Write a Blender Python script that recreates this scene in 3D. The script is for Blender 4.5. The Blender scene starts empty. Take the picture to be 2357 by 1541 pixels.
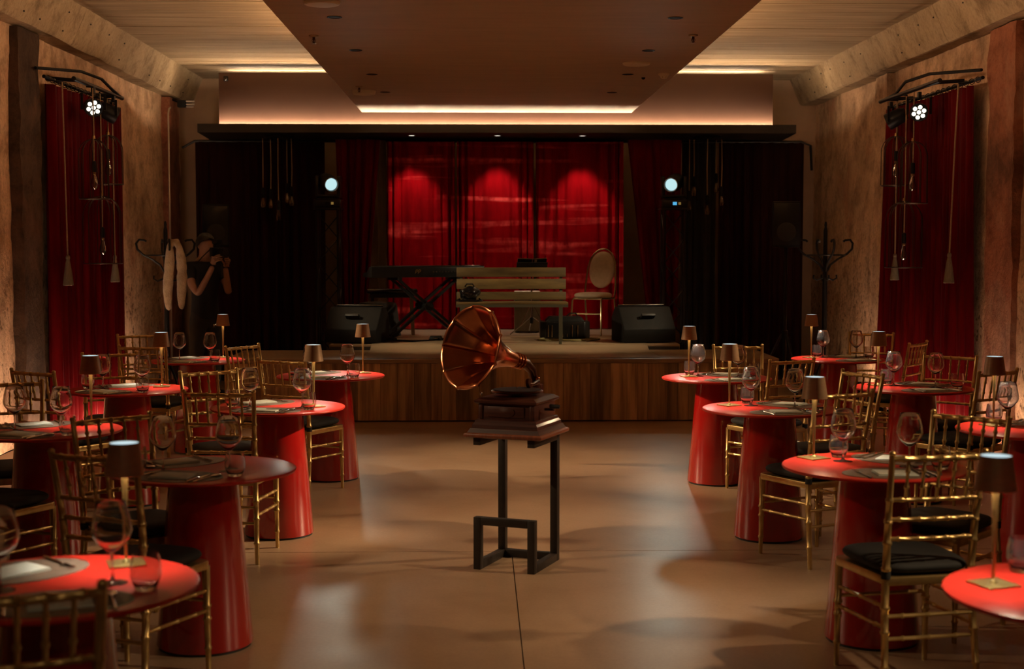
import bpy, bmesh, math, random
from mathutils import Vector, Matrix, Euler, noise
PI = math.pi
R = math.radians
random.seed(7)
scene = bpy.context.scene
COL = scene.collection

# ------------------------------------------------------------------ camera
cam_d = bpy.data.cameras.new('camera')
cam = bpy.data.objects.new('camera', cam_d)
COL.objects.link(cam)
cam.location = (0.0, 0.0, 1.69)
cam.rotation_euler = (R(90 - 3.6264), 0.0, R(-1.3184))
cam_d.sensor_width = 36.0
cam_d.lens = 3274.0 / 2357.0 * 36.0
cam_d.clip_start = 0.05
cam_d.clip_end = 60
cam_d.dof.use_dof = True
cam_d.dof.focus_distance = 9.8
cam_d.dof.aperture_fstop = 3.2
scene.camera = cam

# ------------------------------------------------------------------ world, exposure
world = bpy.data.worlds.new('world')
scene.world = world
world.use_nodes = True
world.node_tree.nodes['Background'].inputs[0].default_value = (0.02, 0.013, 0.008, 1)
world.node_tree.nodes['Background'].inputs[1].default_value = 0.12
vs = scene.view_settings
vs.view_transform = 'Standard'
vs.look = 'None'
vs.exposure = 0.0
vs.gamma = 1.0
vs.use_curve_mapping = False
try:
    scene.cycles.use_denoising = True
    scene.cycles.max_bounces = 8
    scene.cycles.diffuse_bounces = 4
    scene.cycles.glossy_bounces = 4
    scene.cycles.transparent_max_bounces = 32
    scene.cycles.sample_clamp_indirect = 8.0
    scene.cycles.caustics_reflective = False
    scene.cycles.caustics_refractive = False
    scene.cycles.use_light_tree = True
except Exception:
    pass

# ------------------------------------------------------------------ stage-hall lamps outside the frame, plus added fill and accent spots
WARM = (1.0, 0.69, 0.40)
COVE = (1.0, 0.70, 0.43)
HEAD = (0.95, 1.0, 0.82)


def spot(name, loc, target, watts, angle, blend, color, radius=0.05):
    d = bpy.data.lights.new(name, 'SPOT')
    d.energy = watts
    d.spot_size = R(angle)
    d.spot_blend = blend
    d.color = color
    d.shadow_soft_size = radius
    o = bpy.data.objects.new(name, d)
    COL.objects.link(o)
    o.location = loc
    o.rotation_euler = (Vector(target) - Vector(loc)).to_track_quat('-Z', 'Y').to_euler()
    return o


# wall-mounted stage lamps along both side walls: narrow beams that cross over the aisle
for (x, y, tx, ty, w) in ((-3.45, 10.6, 0.60, 11.0, 330), (-3.45, 8.6, 0.90, 8.8, 230), (3.90, 10.6, -0.15, 11.0, 330), (3.90, 8.6, -0.55, 8.5, 330),
                          (3.90, 6.4, 0.30, 6.8, 230), (3.90, 4.4, 0.35, 5.2, 270), (-3.45, 6.6, 1.25, 6.9, 170)):
    spot('wall_side_spot', (x, y, 2.95), (tx, ty, 0.0), w * 1.5, 36, 1.0, WARM, 0.06)
# added fill spots behind the camera that lift the dark near chairs
for x in (-0.98, 1.35):
    spot('rear_fill_light', (x, 0.1, 3.2), (x, 1.6, 0.0), 24, 110, 0.8, WARM, 0.05)
spot('wall_side_spot', (3.90, 8.9, 2.95), (-1.0, 8.15, 0.30), 1300, 15, 0.8, WARM, 0.05)  # added accent spot, brightens the right side of a left table's pedestal
spot('wall_side_spot', (-3.45, 10.4, 2.95), (1.55, 9.95, 0.30), 1000, 15, 0.8, WARM, 0.05)  # added accent spot, brightens the left side of a right table's pedestal

# ------------------------------------------------------------------ materials
MATS = {}


def new_mat(name):
    m = bpy.data.materials.new(name)
    m.use_nodes = True
    nt = m.node_tree
    b = nt.nodes['Principled BSDF']
    MATS[name] = m
    return m, nt, b


def setv(b, **kw):
    for k, v in kw.items():
        k = k.replace('_', ' ')
        if k in b.inputs:
            if isinstance(v, tuple) and len(v) == 3:
                v = (*v, 1)
            b.inputs[k].default_value = v


def coords(nt, stretch=(1, 1, 1), space='Object'):
    tc = nt.nodes.new('ShaderNodeTexCoord')
    mp = nt.nodes.new('ShaderNodeMapping')
    mp.inputs['Scale'].default_value = stretch
    nt.links.new(tc.outputs[space], mp.inputs['Vector'])
    return mp.outputs['Vector']


def noise_tex(nt, vec, scale, detail=4, rough=0.55, dist=0.0):
    n = nt.nodes.new('ShaderNodeTexNoise')
    n.inputs['Scale'].default_value = scale
    n.inputs['Detail'].default_value = detail
    n.inputs['Roughness'].default_value = rough
    n.inputs['Distortion'].default_value = dist
    nt.links.new(vec, n.inputs['Vector'])
    return n.outputs['Fac']


def ramp(nt, fac, stops):
    r = nt.nodes.new('ShaderNodeValToRGB')
    els = r.color_ramp.elements
    while len(els) < len(stops):
        els.new(0.5)
    for e, (p, c) in zip(els, stops):
        e.position = p
        e.color = (*c, 1)
    nt.links.new(fac, r.inputs['Fac'])
    return r.outputs['Color']


def mix(nt, fac, a, b, mode='MIX'):
    m = nt.nodes.new('ShaderNodeMix')
    m.data_type = 'RGBA'
    m.blend_type = mode
    for s, v in ((0, fac), (6, a), (7, b)):
        if hasattr(v, 'is_output'):
            nt.links.new(v, m.inputs[s])
        elif isinstance(v, tuple):
            m.inputs[s].default_value = (*v, 1)
        else:
            m.inputs[s].default_value = v
    return m.outputs[2]


def bump(nt, b, h, strength, dist=0.02):
    n = nt.nodes.new('ShaderNodeBump')
    n.inputs['Strength'].default_value = strength
    n.inputs['Distance'].default_value = dist
    nt.links.new(h, n.inputs['Height'])
    nt.links.new(n.outputs['Normal'], b.inputs['Normal'])


def pmat(name, c1, c2=None, scale=8, stretch=(1, 1, 1), rough=0.5, metal=0.0, bmp=0.0, bscale=None,
         lo=0.35, hi=0.65, coat=0.0, sheen=0.0, sheen_col=None, spec=0.5, rvar=0.0, detail=4, per_object=0.0, aniso=0.0):
    m, nt, b = new_mat(name)
    setv(b, Base_Color=c1, Roughness=rough, Metallic=metal, Coat_Weight=coat, Coat_Roughness=0.08, Sheen_Weight=sheen)
    b.inputs['Specular IOR Level'].default_value = spec
    if sheen_col:
        b.inputs['Sheen Tint'].default_value = (*sheen_col, 1)
        b.inputs['Sheen Roughness'].default_value = 0.35
    vec = coords(nt, stretch)
    if per_object:
        oi = nt.nodes.new('ShaderNodeObjectInfo')
        ad = nt.nodes.new('ShaderNodeVectorMath')
        ad.operation = 'ADD'
        sc = nt.nodes.new('ShaderNodeMath')
        sc.operation = 'MULTIPLY'
        sc.inputs[1].default_value = 37.0
        nt.links.new(oi.outputs['Random'], sc.inputs[0])
        cb = nt.nodes.new('ShaderNodeCombineXYZ')
        for i in range(3):
            nt.links.new(sc.outputs[0], cb.inputs[i])
        nt.links.new(vec, ad.inputs[0])
        nt.links.new(cb.outputs[0], ad.inputs[1])
        vec = ad.outputs[0]
    f = noise_tex(nt, vec, scale, detail)
    if c2:
        colr = ramp(nt, f, [(lo, c1), (hi, c2)])
        if per_object:
            mr = nt.nodes.new('ShaderNodeMapRange')
            mr.inputs['To Min'].default_value = 1 - per_object
            mr.inputs['To Max'].default_value = 1 + per_object
            nt.links.new(oi.outputs['Random'], mr.inputs['Value'])
            colr = mix(nt, 1.0, colr, mr.outputs[0], 'MULTIPLY')
        nt.links.new(colr, b.inputs['Base Color'])
    if rvar:
        mr = nt.nodes.new('ShaderNodeMapRange')
        mr.inputs['To Min'].default_value = rough - rvar
        mr.inputs['To Max'].default_value = rough + rvar
        nt.links.new(f, mr.inputs['Value'])
        nt.links.new(mr.outputs[0], b.inputs['Roughness'])
    if bmp:
        h = noise_tex(nt, vec, bscale or scale * 3, 5)
        bump(nt, b, h, bmp)
    return m


def emat(name, col, strength):
    m, nt, b = new_mat(name)
    setv(b, Base_Color=(0.02, 0.02, 0.02), Roughness=0.4)
    b.inputs['Emission Color'].default_value = (*col, 1)
    b.inputs['Emission Strength'].default_value = strength
    return m


def glass_mat(name, tint=(1, 1, 1), ior=1.48):
    m, nt, b = new_mat(name)
    setv(b, Base_Color=tint, Roughness=0.0, IOR=ior, Transmission_Weight=0.985)  # slight diffuse share stands in for the glow of light focused by glass
    return m


pmat('red_lacquer', (0.40, 0.009, 0.008), (0.35, 0.007, 0.007), 3, rough=0.16, coat=0.8, spec=0.5)
pmat('red_top', (0.62, 0.033, 0.019), (0.55, 0.027, 0.016), 4, rough=0.30, spec=0.20, bmp=0.01, bscale=60)
pmat('plinth_black', (0.012, 0.011, 0.010), None, rough=0.5)
pmat('gold', (0.62, 0.44, 0.18), (0.50, 0.34, 0.13), 22, rough=0.34, metal=0.85, bmp=0.03, bscale=40, rvar=0.07)
pmat('cushion_black', (0.006, 0.006, 0.006), (0.009, 0.010, 0.009), 14, rough=0.8, sheen=0.0, bmp=0.08, bscale=120)
pmat('lamp_bronze', (0.38, 0.235, 0.125), (0.33, 0.20, 0.105), 30, (1, 1, 8), rough=0.42, metal=0.30)
pmat('lamp_brass', (0.62, 0.50, 0.20), (0.55, 0.43, 0.16), 20, rough=0.32, metal=0.85)
emat('lamp_diffuser', (0.62, 0.82, 0.88), 0.95)
emat('lamp_led', (1.0, 0.92, 0.80), 330.0)
glass_mat('clear_glass', (1, 1, 1), 1.48)
glass_mat('bulb_glass', (1.0, 0.86, 0.62), 1.45)
pmat('placemat', (0.19, 0.135, 0.095), (0.15, 0.105, 0.072), 26, rough=0.55, bmp=0.06, bscale=160)
pmat('napkin', (0.74, 0.78, 0.68), (0.66, 0.70, 0.61), 30, rough=0.85, bmp=0.06, bscale=200)
pmat('steel', (0.62, 0.60, 0.56), None, rough=0.16, metal=1.0)
pmat('dark_steel', (0.18, 0.17, 0.16), None, rough=0.25, metal=1.0)
pmat('matte_black', (0.006, 0.006, 0.0055), (0.009, 0.0085, 0.008), 12, rough=0.6, spec=0.2)
pmat('satin_black', (0.006, 0.006, 0.006), None, rough=0.36, spec=0.35)
pmat('gloss_black', (0.006, 0.006, 0.007), None, rough=0.10, coat=0.5)
pmat('black_cloth', (0.012, 0.010, 0.010), (0.018, 0.015, 0.015), 20, rough=0.9, sheen=0.05)
pmat('stand_steel', (0.035, 0.028, 0.023), (0.026, 0.021, 0.018), 14, rough=0.5, metal=0.3, bmp=0.03)
pmat('copper', (0.72, 0.30, 0.16), (0.58, 0.22, 0.10), 9, rough=0.20, metal=1.0, rvar=0.08, bmp=0.03, bscale=20)
pmat('bronze_dark', (0.14, 0.07, 0.045), (0.09, 0.045, 0.03), 14, rough=0.28, metal=1.0)
pmat('mahogany', (0.070, 0.018, 0.010), (0.038, 0.010, 0.006), 6, (1, 1, 9), rough=0.42, coat=0.08)
pmat('mahogany_light', (0.24, 0.070, 0.032), (0.16, 0.045, 0.022), 6, (9, 1, 1), rough=0.42, coat=0.08)
pmat('record_felt', (0.030, 0.012, 0.010), None, rough=0.8)
pmat('stage_plank', (0.56, 0.38, 0.20), (0.22, 0.14, 0.07), 2.2, (6.5, 1, 0.45), rough=0.55, bmp=0.05, bscale=12,
     lo=0.36, hi=0.62, per_object=0.42, detail=6)
pmat('stage_deck', (0.33, 0.235, 0.14), (0.26, 0.18, 0.105), 2.4, (0.6, 4, 1), rough=0.42, bmp=0.03, bscale=10, detail=5)
pmat('stage_vinyl', (0.36, 0.27, 0.17), (0.29, 0.21, 0.13), 1.6, rough=0.30, bmp=0.12, bscale=3.2)
pmat('dark_board', (0.030, 0.024, 0.018), None, rough=0.6)
pmat('ledge_dark', (0.024, 0.017, 0.011), (0.020, 0.014, 0.009), 3, rough=0.55)
pmat('bulkhead', (0.085, 0.038, 0.022), (0.078, 0.034, 0.020), 2.0, rough=0.6, bmp=0.01)
pmat('panel_brown', (0.56, 0.45, 0.32), (0.50, 0.40, 0.28), 1.6, (1, 6, 1), rough=0.62, bmp=0.02, bscale=10)
pmat('back_wall', (0.46, 0.30, 0.18), (0.38, 0.24, 0.14), 1.8, rough=0.85, bmp=0.05)
pmat('white_plastic', (0.85, 0.78, 0.60), None, rough=0.5)
pmat('brass_fit', (0.50, 0.38, 0.24), None, rough=0.3, metal=0.8)
pmat('cream_fur', (0.56, 0.42, 0.25), (0.36, 0.25, 0.14), 9, rough=0.95, sheen=0.5, bmp=0.6, bscale=70)
pmat('skin', (0.40, 0.22, 0.145), (0.34, 0.18, 0.115), 9, rough=0.55)
pmat('tshirt', (0.010, 0.010, 0.011), None, rough=0.9)
pmat('trousers', (0.035, 0.031, 0.028), (0.026, 0.023, 0.021), 10, rough=0.9)
pmat('hair', (0.012, 0.009, 0.007), None, rough=0.6, bmp=0.3, bscale=50)
pmat('beige_fabric', (0.60, 0.49, 0.36), (0.53, 0.43, 0.31), 24, rough=0.9, bmp=0.10, bscale=120)
pmat('chair_chrome', (0.55, 0.42, 0.26), None, rough=0.25, metal=1.0)
pmat('bench_wood', (0.19, 0.125, 0.042), (0.060, 0.037, 0.015), 2.4, (1, 6, 6), rough=0.42, lo=0.3, hi=0.7, per_object=0.18, detail=6, bmp=0.04)
pmat('bench_iron', (0.11, 0.105, 0.070), None, rough=0.45, metal=0.4)
pmat('cajon_wood', (0.20, 0.165, 0.10), (0.155, 0.125, 0.075), 3, (7, 1, 1), rough=0.5)
pmat('paper', (0.55, 0.45, 0.36), None, rough=0.8)
pmat('rope', (0.36, 0.25, 0.14), (0.28, 0.19, 0.10), 60, rough=0.9)
pmat('tassel', (0.24, 0.20, 0.13), (0.17, 0.14, 0.09), 30, (6, 6, 0.6), rough=0.9, bmp=0.3, bscale=60)
pmat('cable_olive', (0.26, 0.22, 0.09), None, rough=0.6)
pmat('wire_bronze', (0.055, 0.034, 0.022), None, rough=0.35, metal=0.7)
pmat('gilt_socket', (0.30, 0.20, 0.08), None, rough=0.35, metal=0.9)
pmat('aluminium', (0.55, 0.50, 0.43), None, rough=0.35, metal=0.8)
pmat('oak_strip', (0.21, 0.15, 0.10), (0.16, 0.11, 0.075), 3, (8, 8, 0.7), rough=0.7)
emat('led_cove', (1.0, 0.72, 0.46), 210.0)
emat('led_upper', (1.0, 0.62, 0.34), 110.0)
emat('led_bulkhead', (1.0, 0.78, 0.55), 95.0)
emat('led_floor', (1.0, 0.64, 0.42), 130.0)
emat('led_soffit', (1.0, 0.90, 0.78), 2.2)
emat('par_led', (1.0, 0.90, 0.74), 1.6)
emat('head_lens', (0.56, 0.86, 0.90), 0.95)
emat('lcd_blue', (0.10, 0.50, 0.85), 0.9)
emat('lcd_amber', (0.55, 0.33, 0.08), 0.35)
emat('led_cool', (0.6, 0.75, 0.7), 0.5)


def velvet(name, c, c2, crush=0.0):
    m, nt, b = new_mat(name)
    setv(b, Roughness=0.42 if crush else 0.62, Sheen_Weight=0.03)
    b.inputs['Specular IOR Level'].default_value = 0.2 if crush else 0.12
    b.inputs['Specular Tint'].default_value = (1.0, 0.25, 0.25, 1)
    b.inputs['Sheen Tint'].default_value = (c[0], c[1] * 2, c[2] * 2, 1)
    b.inputs['Sheen Roughness'].default_value = 0.3
    v = coords(nt, (3, 3, 0.5))
    f = noise_tex(nt, v, 3, 4)
    colr = ramp(nt, f, [(0.35, c2), (0.68, c)])
    if crush:
        # horizontal crush marks of the velvet, their bright sheen put into the colour
        v2 = coords(nt, (0.35, 0.35, 6.5))
        f2 = noise_tex(nt, v2, 1.0, 3, 0.5)
        k = ramp(nt, f2, [(0.55, (0, 0, 0)), (0.66, (1, 1, 1))])
        v3 = coords(nt, (5, 5, 3))
        f3 = noise_tex(nt, v3, 2.0, 4, 0.6)
        k = mix(nt, 1.0, k, ramp(nt, f3, [(0.35, (0.1, 0.1, 0.1)), (0.62, (1, 1, 1))]), 'MULTIPLY')
        colr = mix(nt, k, colr, (crush, crush * 0.10, crush * 0.09))
    nt.links.new(colr, b.inputs['Base Color'])
    return m


velvet('velvet_red', (0.34, 0.002, 0.005), (0.20, 0.001, 0.003), 0.85)
velvet('velvet_wine', (0.11, 0.002, 0.003), (0.055, 0.001, 0.002))
velvet('velvet_dark', (0.022, 0.009, 0.007), (0.013, 0.006, 0.005))


def concrete(name, base, dark, red=None, streak=1.0, pits=True, lines=None):
    """cast concrete with stains, run marks and small holes"""
    m, nt, b = new_mat(name)
    setv(b, Roughness=0.9)
    b.inputs['Specular IOR Level'].default_value = 0.2
    v = coords(nt, (1, 1, 1))
    big = noise_tex(nt, v, 0.8, 6, 0.6, 0.0)
    colr = ramp(nt, big, [(0.34, dark), (0.54, base), (0.8, tuple(min(1, c * 1.12) for c in base))])
    mid = noise_tex(nt, v, 3.4, 8, 0.72, 0.0)
    colr = mix(nt, 0.70, colr, ramp(nt, mid, [(0.36, (0.40, 0.36, 0.32)), (0.52, (1, 1, 1)), (0.75, (1.0, 0.95, 0.88))]), 'MULTIPLY')
    fine = noise_tex(nt, v, 30, 4, 0.7, 0.0)
    colr = mix(nt, 0.35, colr, ramp(nt, fine, [(0.36, (0.5, 0.46, 0.42)), (0.55, (1, 1, 1))]), 'MULTIPLY')
    vs_ = coords(nt, (2.6, 2.6, 0.35))
    st = noise_tex(nt, vs_, 1.3, 5, 0.6, 0.0)
    colr = mix(nt, 0.30 * streak, colr, ramp(nt, st, [(0.36, (0.36, 0.32, 0.28)), (0.50, (1, 1, 1))]), 'MULTIPLY')
    if red:
        rn = noise_tex(nt, coords(nt, (1, 1, 0.8)), 1.3, 4, 0.6, 0.6)
        colr = mix(nt, ramp(nt, rn, [(0.56, (0, 0, 0)), (0.72, (0.75, 0.75, 0.75))]), colr, red)
    h = noise_tex(nt, v, 9, 6, 0.65)
    if pits:
        sp = noise_tex(nt, v, 17, 3, 0.6, 0.2)
        tc = nt.nodes.new('ShaderNodeNewGeometry')
        sx = nt.nodes.new('ShaderNodeSeparateXYZ')
        nt.links.new(tc.outputs['Position'], sx.inputs[0])
        zr = nt.nodes.new('ShaderNodeMapRange')
        zr.inputs['From Min'].default_value = 2.2
        zr.inputs['From Max'].default_value = 0.9
        nt.links.new(sx.outputs['Z'], zr.inputs['Value'])
        spk = ramp(nt, sp, [(0.34, (0.28, 0.24, 0.20)), (0.44, (1, 1, 1))])
        colr = mix(nt, zr.outputs[0], colr, mix(nt, 1.0, colr, spk, 'MULTIPLY'))
        h = mix(nt, 0.6, h, sp)
    nt.links.new(colr, b.inputs['Base Color'])
    bump(nt, b, h, 0.9, 0.03)
    return m


concrete('wall_concrete', (0.78, 0.53, 0.34), (0.42, 0.27, 0.17), (0.52, 0.25, 0.15))
concrete('pilaster_red', (0.38, 0.15, 0.085), (0.16, 0.08, 0.05), (0.46, 0.27, 0.18), pits=False)
concrete('pilaster_dark', (0.105, 0.065, 0.042), (0.055, 0.036, 0.026), (0.20, 0.11, 0.07), pits=False)
concrete('beam_concrete', (0.44, 0.325, 0.20), (0.34, 0.25, 0.155), None, 0.6, False)
pmat('board_ceiling', (0.46, 0.335, 0.20), (0.31, 0.22, 0.125), 2.0, (0.55, 7, 7), rough=0.9, bmp=0.12, bscale=6, per_object=0.10, detail=6, lo=0.30, hi=0.62)


def floor_mat():
    m, nt, b = new_mat('polished_concrete')
    v = coords(nt)
    a = noise_tex(nt, v, 0.9, 6, 0.62, 0.3)
    colr = ramp(nt, a, [(0.28, (0.30, 0.190, 0.110)), (0.52, (0.385, 0.258, 0.158)), (0.75, (0.44, 0.312, 0.200))])
    g = noise_tex(nt, v, 60, 3, 0.7)
    colr = mix(nt, 0.22, colr, ramp(nt, g, [(0.38, (0.55, 0.5, 0.45)), (0.6, (1, 1, 1))]), 'MULTIPLY')
    nt.links.new(colr, b.inputs['Base Color'])
    r = noise_tex(nt, v, 2.2, 5, 0.6)
    mr = nt.nodes.new('ShaderNodeMapRange')
    mr.inputs['To Min'].default_value = 0.24
    mr.inputs['To Max'].default_value = 0.42
    nt.links.new(r, mr.inputs['Value'])
    nt.links.new(mr.outputs[0], b.inputs['Roughness'])
    b.inputs['Specular IOR Level'].default_value = 0.5
    bump(nt, b, noise_tex(nt, v, 26, 4, 0.6), 0.05, 0.01)


floor_mat()


# ------------------------------------------------------------------ mesh building
class MB:
    def __init__(s):
        s.v = []
        s.f = []

    def add(s, vs_, fs):
        o = len(s.v)
        s.v += [tuple(p) for p in vs_]
        s.f += [tuple(i + o for i in f) for f in fs]
        return s

    def box(s, c, d, rot=None, taper=1.0):
        hx, hy, hz = d[0] / 2, d[1] / 2, d[2] / 2
        pts = []
        for z, t in ((-hz, 1.0), (hz, taper)):
            for x, y in ((-hx, -hy), (hx, -hy), (hx, hy), (-hx, hy)):
                p = Vector((x * t, y * t, z))
                if rot is not None:
                    p = rot @ p
                pts.append(p + Vector(c))
        return s.add(pts, [(3, 2, 1, 0), (4, 5, 6, 7), (0, 1, 5, 4), (1, 2, 6, 5), (2, 3, 7, 6), (3, 0, 4, 7)])

    def bar(s, a, b, w, h=None, upv=(0, 0, 1)):
        a, b = Vector(a), Vector(b)
        h = h or w
        d = (b - a)
        L = d.length
        d.normalize()
        u = Vector(upv)
        if abs(d.dot(u)) > 0.98:
            u = Vector((0, 1, 0))
        x = d.cross(u).normalized()
        z = x.cross(d).normalized()
        rot = Matrix((x, d, z)).transposed()
        return s.box((a + b) / 2, (w, L, h), rot)

    def tube(s, pts, r, n=8, closed=False, cap=True):
        pts = [Vector(p) for p in pts]
        k = len(pts)
        rr = r if isinstance(r, (list, tuple)) else [r] * k
        nrm = None
        vs_ = []
        for i, p in enumerate(pts):
            if closed:
                t = pts[(i + 1) % k] - pts[i - 1]
            else:
                t = pts[min(i + 1, k - 1)] - pts[max(i - 1, 0)]
            if t.length < 1e-9:
                t = Vector((0, 0, 1))
            t.normalize()
            if nrm is None:
                nrm = t.orthogonal().normalized()
            else:
                nrm = (nrm - t * nrm.dot(t))
                if nrm.length < 1e-6:
                    nrm = t.orthogonal()
                nrm.normalize()
            bn = t.cross(nrm)
            for j in range(n):
                a = 2 * PI * j / n
                vs_.append(p + (nrm * math.cos(a) + bn * math.sin(a)) * rr[i])
        fs = []
        for i in range(k if closed else k - 1):
            for j in range(n):
                a, b = i * n + j, i * n + (j + 1) % n
                c, d = ((i + 1) % k) * n + (j + 1) % n, ((i + 1) % k) * n + j
                fs.append((a, b, c, d))
        if cap and not closed:
            fs.append(tuple(range(n - 1, -1, -1)))
            fs.append(tuple((k - 1) * n + j for j in range(n)))
        return s.add(vs_, fs)

    def lathe(s, prof, n=24, c=(0, 0, 0), mtx=None, ripple=None):
        vs_ = []
        for i, (r, z) in enumerate(prof):
            for j in range(n):
                a = 2 * PI * j / n
                rr = r * (ripple(i, a) if ripple else 1.0)
                p = Vector((rr * math.cos(a), rr * math.sin(a), z))
                if mtx is not None:
                    p = mtx @ p
                vs_.append(p + Vector(c))
        fs = []
        for i in range(len(prof) - 1):
            for j in range(n):
                fs.append((i * n + j, i * n + (j + 1) % n, (i + 1) * n + (j + 1) % n, (i + 1) * n + j))
        if prof[0][0] > 1e-6:
            fs.append(tuple(range(n - 1, -1, -1)))
        if prof[-1][0] > 1e-6:
            fs.append(tuple((len(prof) - 1) * n + j for j in range(n)))
        return s.add(vs_, fs)

    def shell(s, prof, n=24, c=(0, 0, 0)):
        """open lathe without caps"""
        vs_ = []
        for (r, z) in prof:
            for j in range(n):
                a = 2 * PI * j / n
                vs_.append(Vector((r * math.cos(a) + c[0], r * math.sin(a) + c[1], z + c[2])))
        fs = []
        for i in range(len(prof) - 1):
            for j in range(n):
                fs.append((i * n + j, i * n + (j + 1) % n, (i + 1) * n + (j + 1) % n, (i + 1) * n + j))
        return s.add(vs_, fs)

    def prism(s, poly, z0, z1):
        k = len(poly)
        vs_ = [(x, y, z0) for x, y in poly] + [(x, y, z1) for x, y in poly]
        fs = [tuple(range(k - 1, -1, -1)), tuple(range(k, 2 * k))]
        fs += [(i, (i + 1) % k, k + (i + 1) % k, k + i) for i in range(k)]
        return s.add(vs_, fs)

    def extrude(s, poly, fn0, fn1):
        """poly of 2d points mapped by two functions to two end faces"""
        k = len(poly)
        vs_ = [fn0(*p) for p in poly] + [fn1(*p) for p in poly]
        fs = [tuple(range(k - 1, -1, -1)), tuple(range(k, 2 * k))]
        fs += [(i, (i + 1) % k, k + (i + 1) % k, k + i) for i in range(k)]
        return s.add(vs_, fs)

    def grid(s, fn, nu, nv):
        vs_ = [fn(i / nu, j / nv) for j in range(nv + 1) for i in range(nu + 1)]
        fs = []
        for j in range(nv):
            for i in range(nu):
                a = j * (nu + 1) + i
                fs.append((a, a + 1, a + nu + 2, a + nu + 1))
        return s.add(vs_, fs)

    def sphere(s, c, r, n=12, m=8, sq=(1, 1, 1)):
        prof = [(max(1e-4, r * math.sin(PI * i / m)), -r * math.cos(PI * i / m)) for i in range(m + 1)]
        vs_ = []
        for (q, z) in prof:
            for j in range(n):
                a = 2 * PI * j / n
                vs_.append((c[0] + q * math.cos(a) * sq[0], c[1] + q * math.sin(a) * sq[1], c[2] + z * sq[2]))
        fs = []
        for i in range(m):
            for j in range(n):
                fs.append((i * n + j, i * n + (j + 1) % n, (i + 1) * n + (j + 1) % n, (i + 1) * n + j))
        return s.add(vs_, fs)

    def build(s, name, mat, parent=None, smooth=True, angle=42, bevel=0.0, seg=2, solid=0.0):
        me = bpy.data.meshes.new(name)
        me.from_pydata(s.v, [], s.f)
        if bevel:
            bm = bmesh.new()
            bm.from_mesh(me)
            bmesh.ops.remove_doubles(bm, verts=bm.verts, dist=1e-6)
            eds = [e for e in bm.edges if len(e.link_faces) == 2 and e.calc_face_angle(0) > R(30)]
            bmesh.ops.bevel(bm, geom=eds, offset=bevel, segments=seg, profile=0.5, affect='EDGES', clamp_overlap=True)
            bm.to_mesh(me)
            bm.free()
        me.validate()
        if smooth:
            me.shade_smooth()
            me.set_sharp_from_angle(angle=R(angle))
        me.materials.append(MATS[mat])
        o = bpy.data.objects.new(name, me)
        COL.objects.link(o)
        if parent is not None:
            o.parent = parent
        if solid:
            md = o.modifiers.new('thick', 'SOLIDIFY')
            md.thickness = solid
            md.offset = 0
        return o


def tag(o, label=None, cat=None, group=None, kind=None):
    if label:
        o['label'] = label
    if cat:
        o['category'] = cat
    if group:
        o['group'] = group
    if kind:
        o['kind'] = kind
    return o


def empty(name, loc=(0, 0, 0), rz=0.0):
    o = bpy.data.objects.new(name, None)
    o.empty_display_size = 0.1
    COL.objects.link(o)
    o.location = loc
    o.rotation_euler = (0, 0, rz)
    return o


KIDS = {}


def copy_tree(o, parent=None):
    c = o.copy()
    COL.objects.link(c)
    c.parent = parent
    for ch in [x for x in ALLOBJ() if x.parent == o]:
        copy_tree(ch, c)
    return c


def ALLOBJ():
    return list(COL.objects)


def snapshot(root):
    """list of (object, index of parent) for fast copying"""
    out = [(root, -1)]
    objs = ALLOBJ()
    i = 0
    while i < len(out):
        for x in objs:
            if x.parent == out[i][0]:
                out.append((x, i))
        i += 1
    return out


def stamp(snap, loc, rz, first):
    """first use moves the original, later uses copy it with all its parts"""
    if first:
        r = snap[0][0]
    else:
        new = []
        for (o, pi) in snap:
            c = o.copy()
            COL.objects.link(c)
            c.parent = new[pi] if pi >= 0 else None
            new.append(c)
        r = new[0]
    r.location = loc
    r.rotation_euler = (0, 0, rz)
    return r


# ------------------------------------------------------------------ the room
SK = 18.5 / 17.8   # depth scale of the room shell about eye level
XL, XR, YB, ZC = -3.69 * SK, 4.17 * SK, 17.8 * SK, 1.69 + 2.045 * SK
YF = -2.0


def up(z):
    return 1.69 + (z - 1.69) * SK



def structure(o):
    o['kind'] = 'structure'
    return o


# floor: poured slabs with saw-cut joints
fl = structure(MB().box(((XL + XR) / 2, (YF + YB) / 2, -0.09), (XR - XL, YB - YF, 0.10)).build('floor', 'dark_board'))
for (x0, x1, y0, y1) in ((XL, 0.1745, YF, 7.747), (0.1795, XR, YF, 7.747), (XL, XR, 7.753, YB)):
    MB().box(((x0 + x1) / 2, (y0 + y1) / 2, -0.02), (x1 - x0, y1 - y0, 0.04)).build('slab', 'polished_concrete', fl)

# ceiling: board-marked concrete
ce = structure(MB().box(((XL + XR) / 2, (YF + YB) / 2, ZC + 0.07), (XR - XL, YB - YF, 0.10)).build('ceiling', 'beam_concrete'))
y = 10.6
random.seed(3)
while y < YB - 0.02:
    w = random.choice((0.16, 0.19, 0.22, 0.19))
    y1 = min(YB, y + w)
    dz = random.uniform(-0.003, 0.003)
    MB().box(((XL + XR) / 2, (y + y1) / 2, ZC + 0.011 + dz), (XR - XL, y1 - y - 0.006, 0.022)).build('plank', 'board_ceiling', ce)
    y = y1


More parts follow.
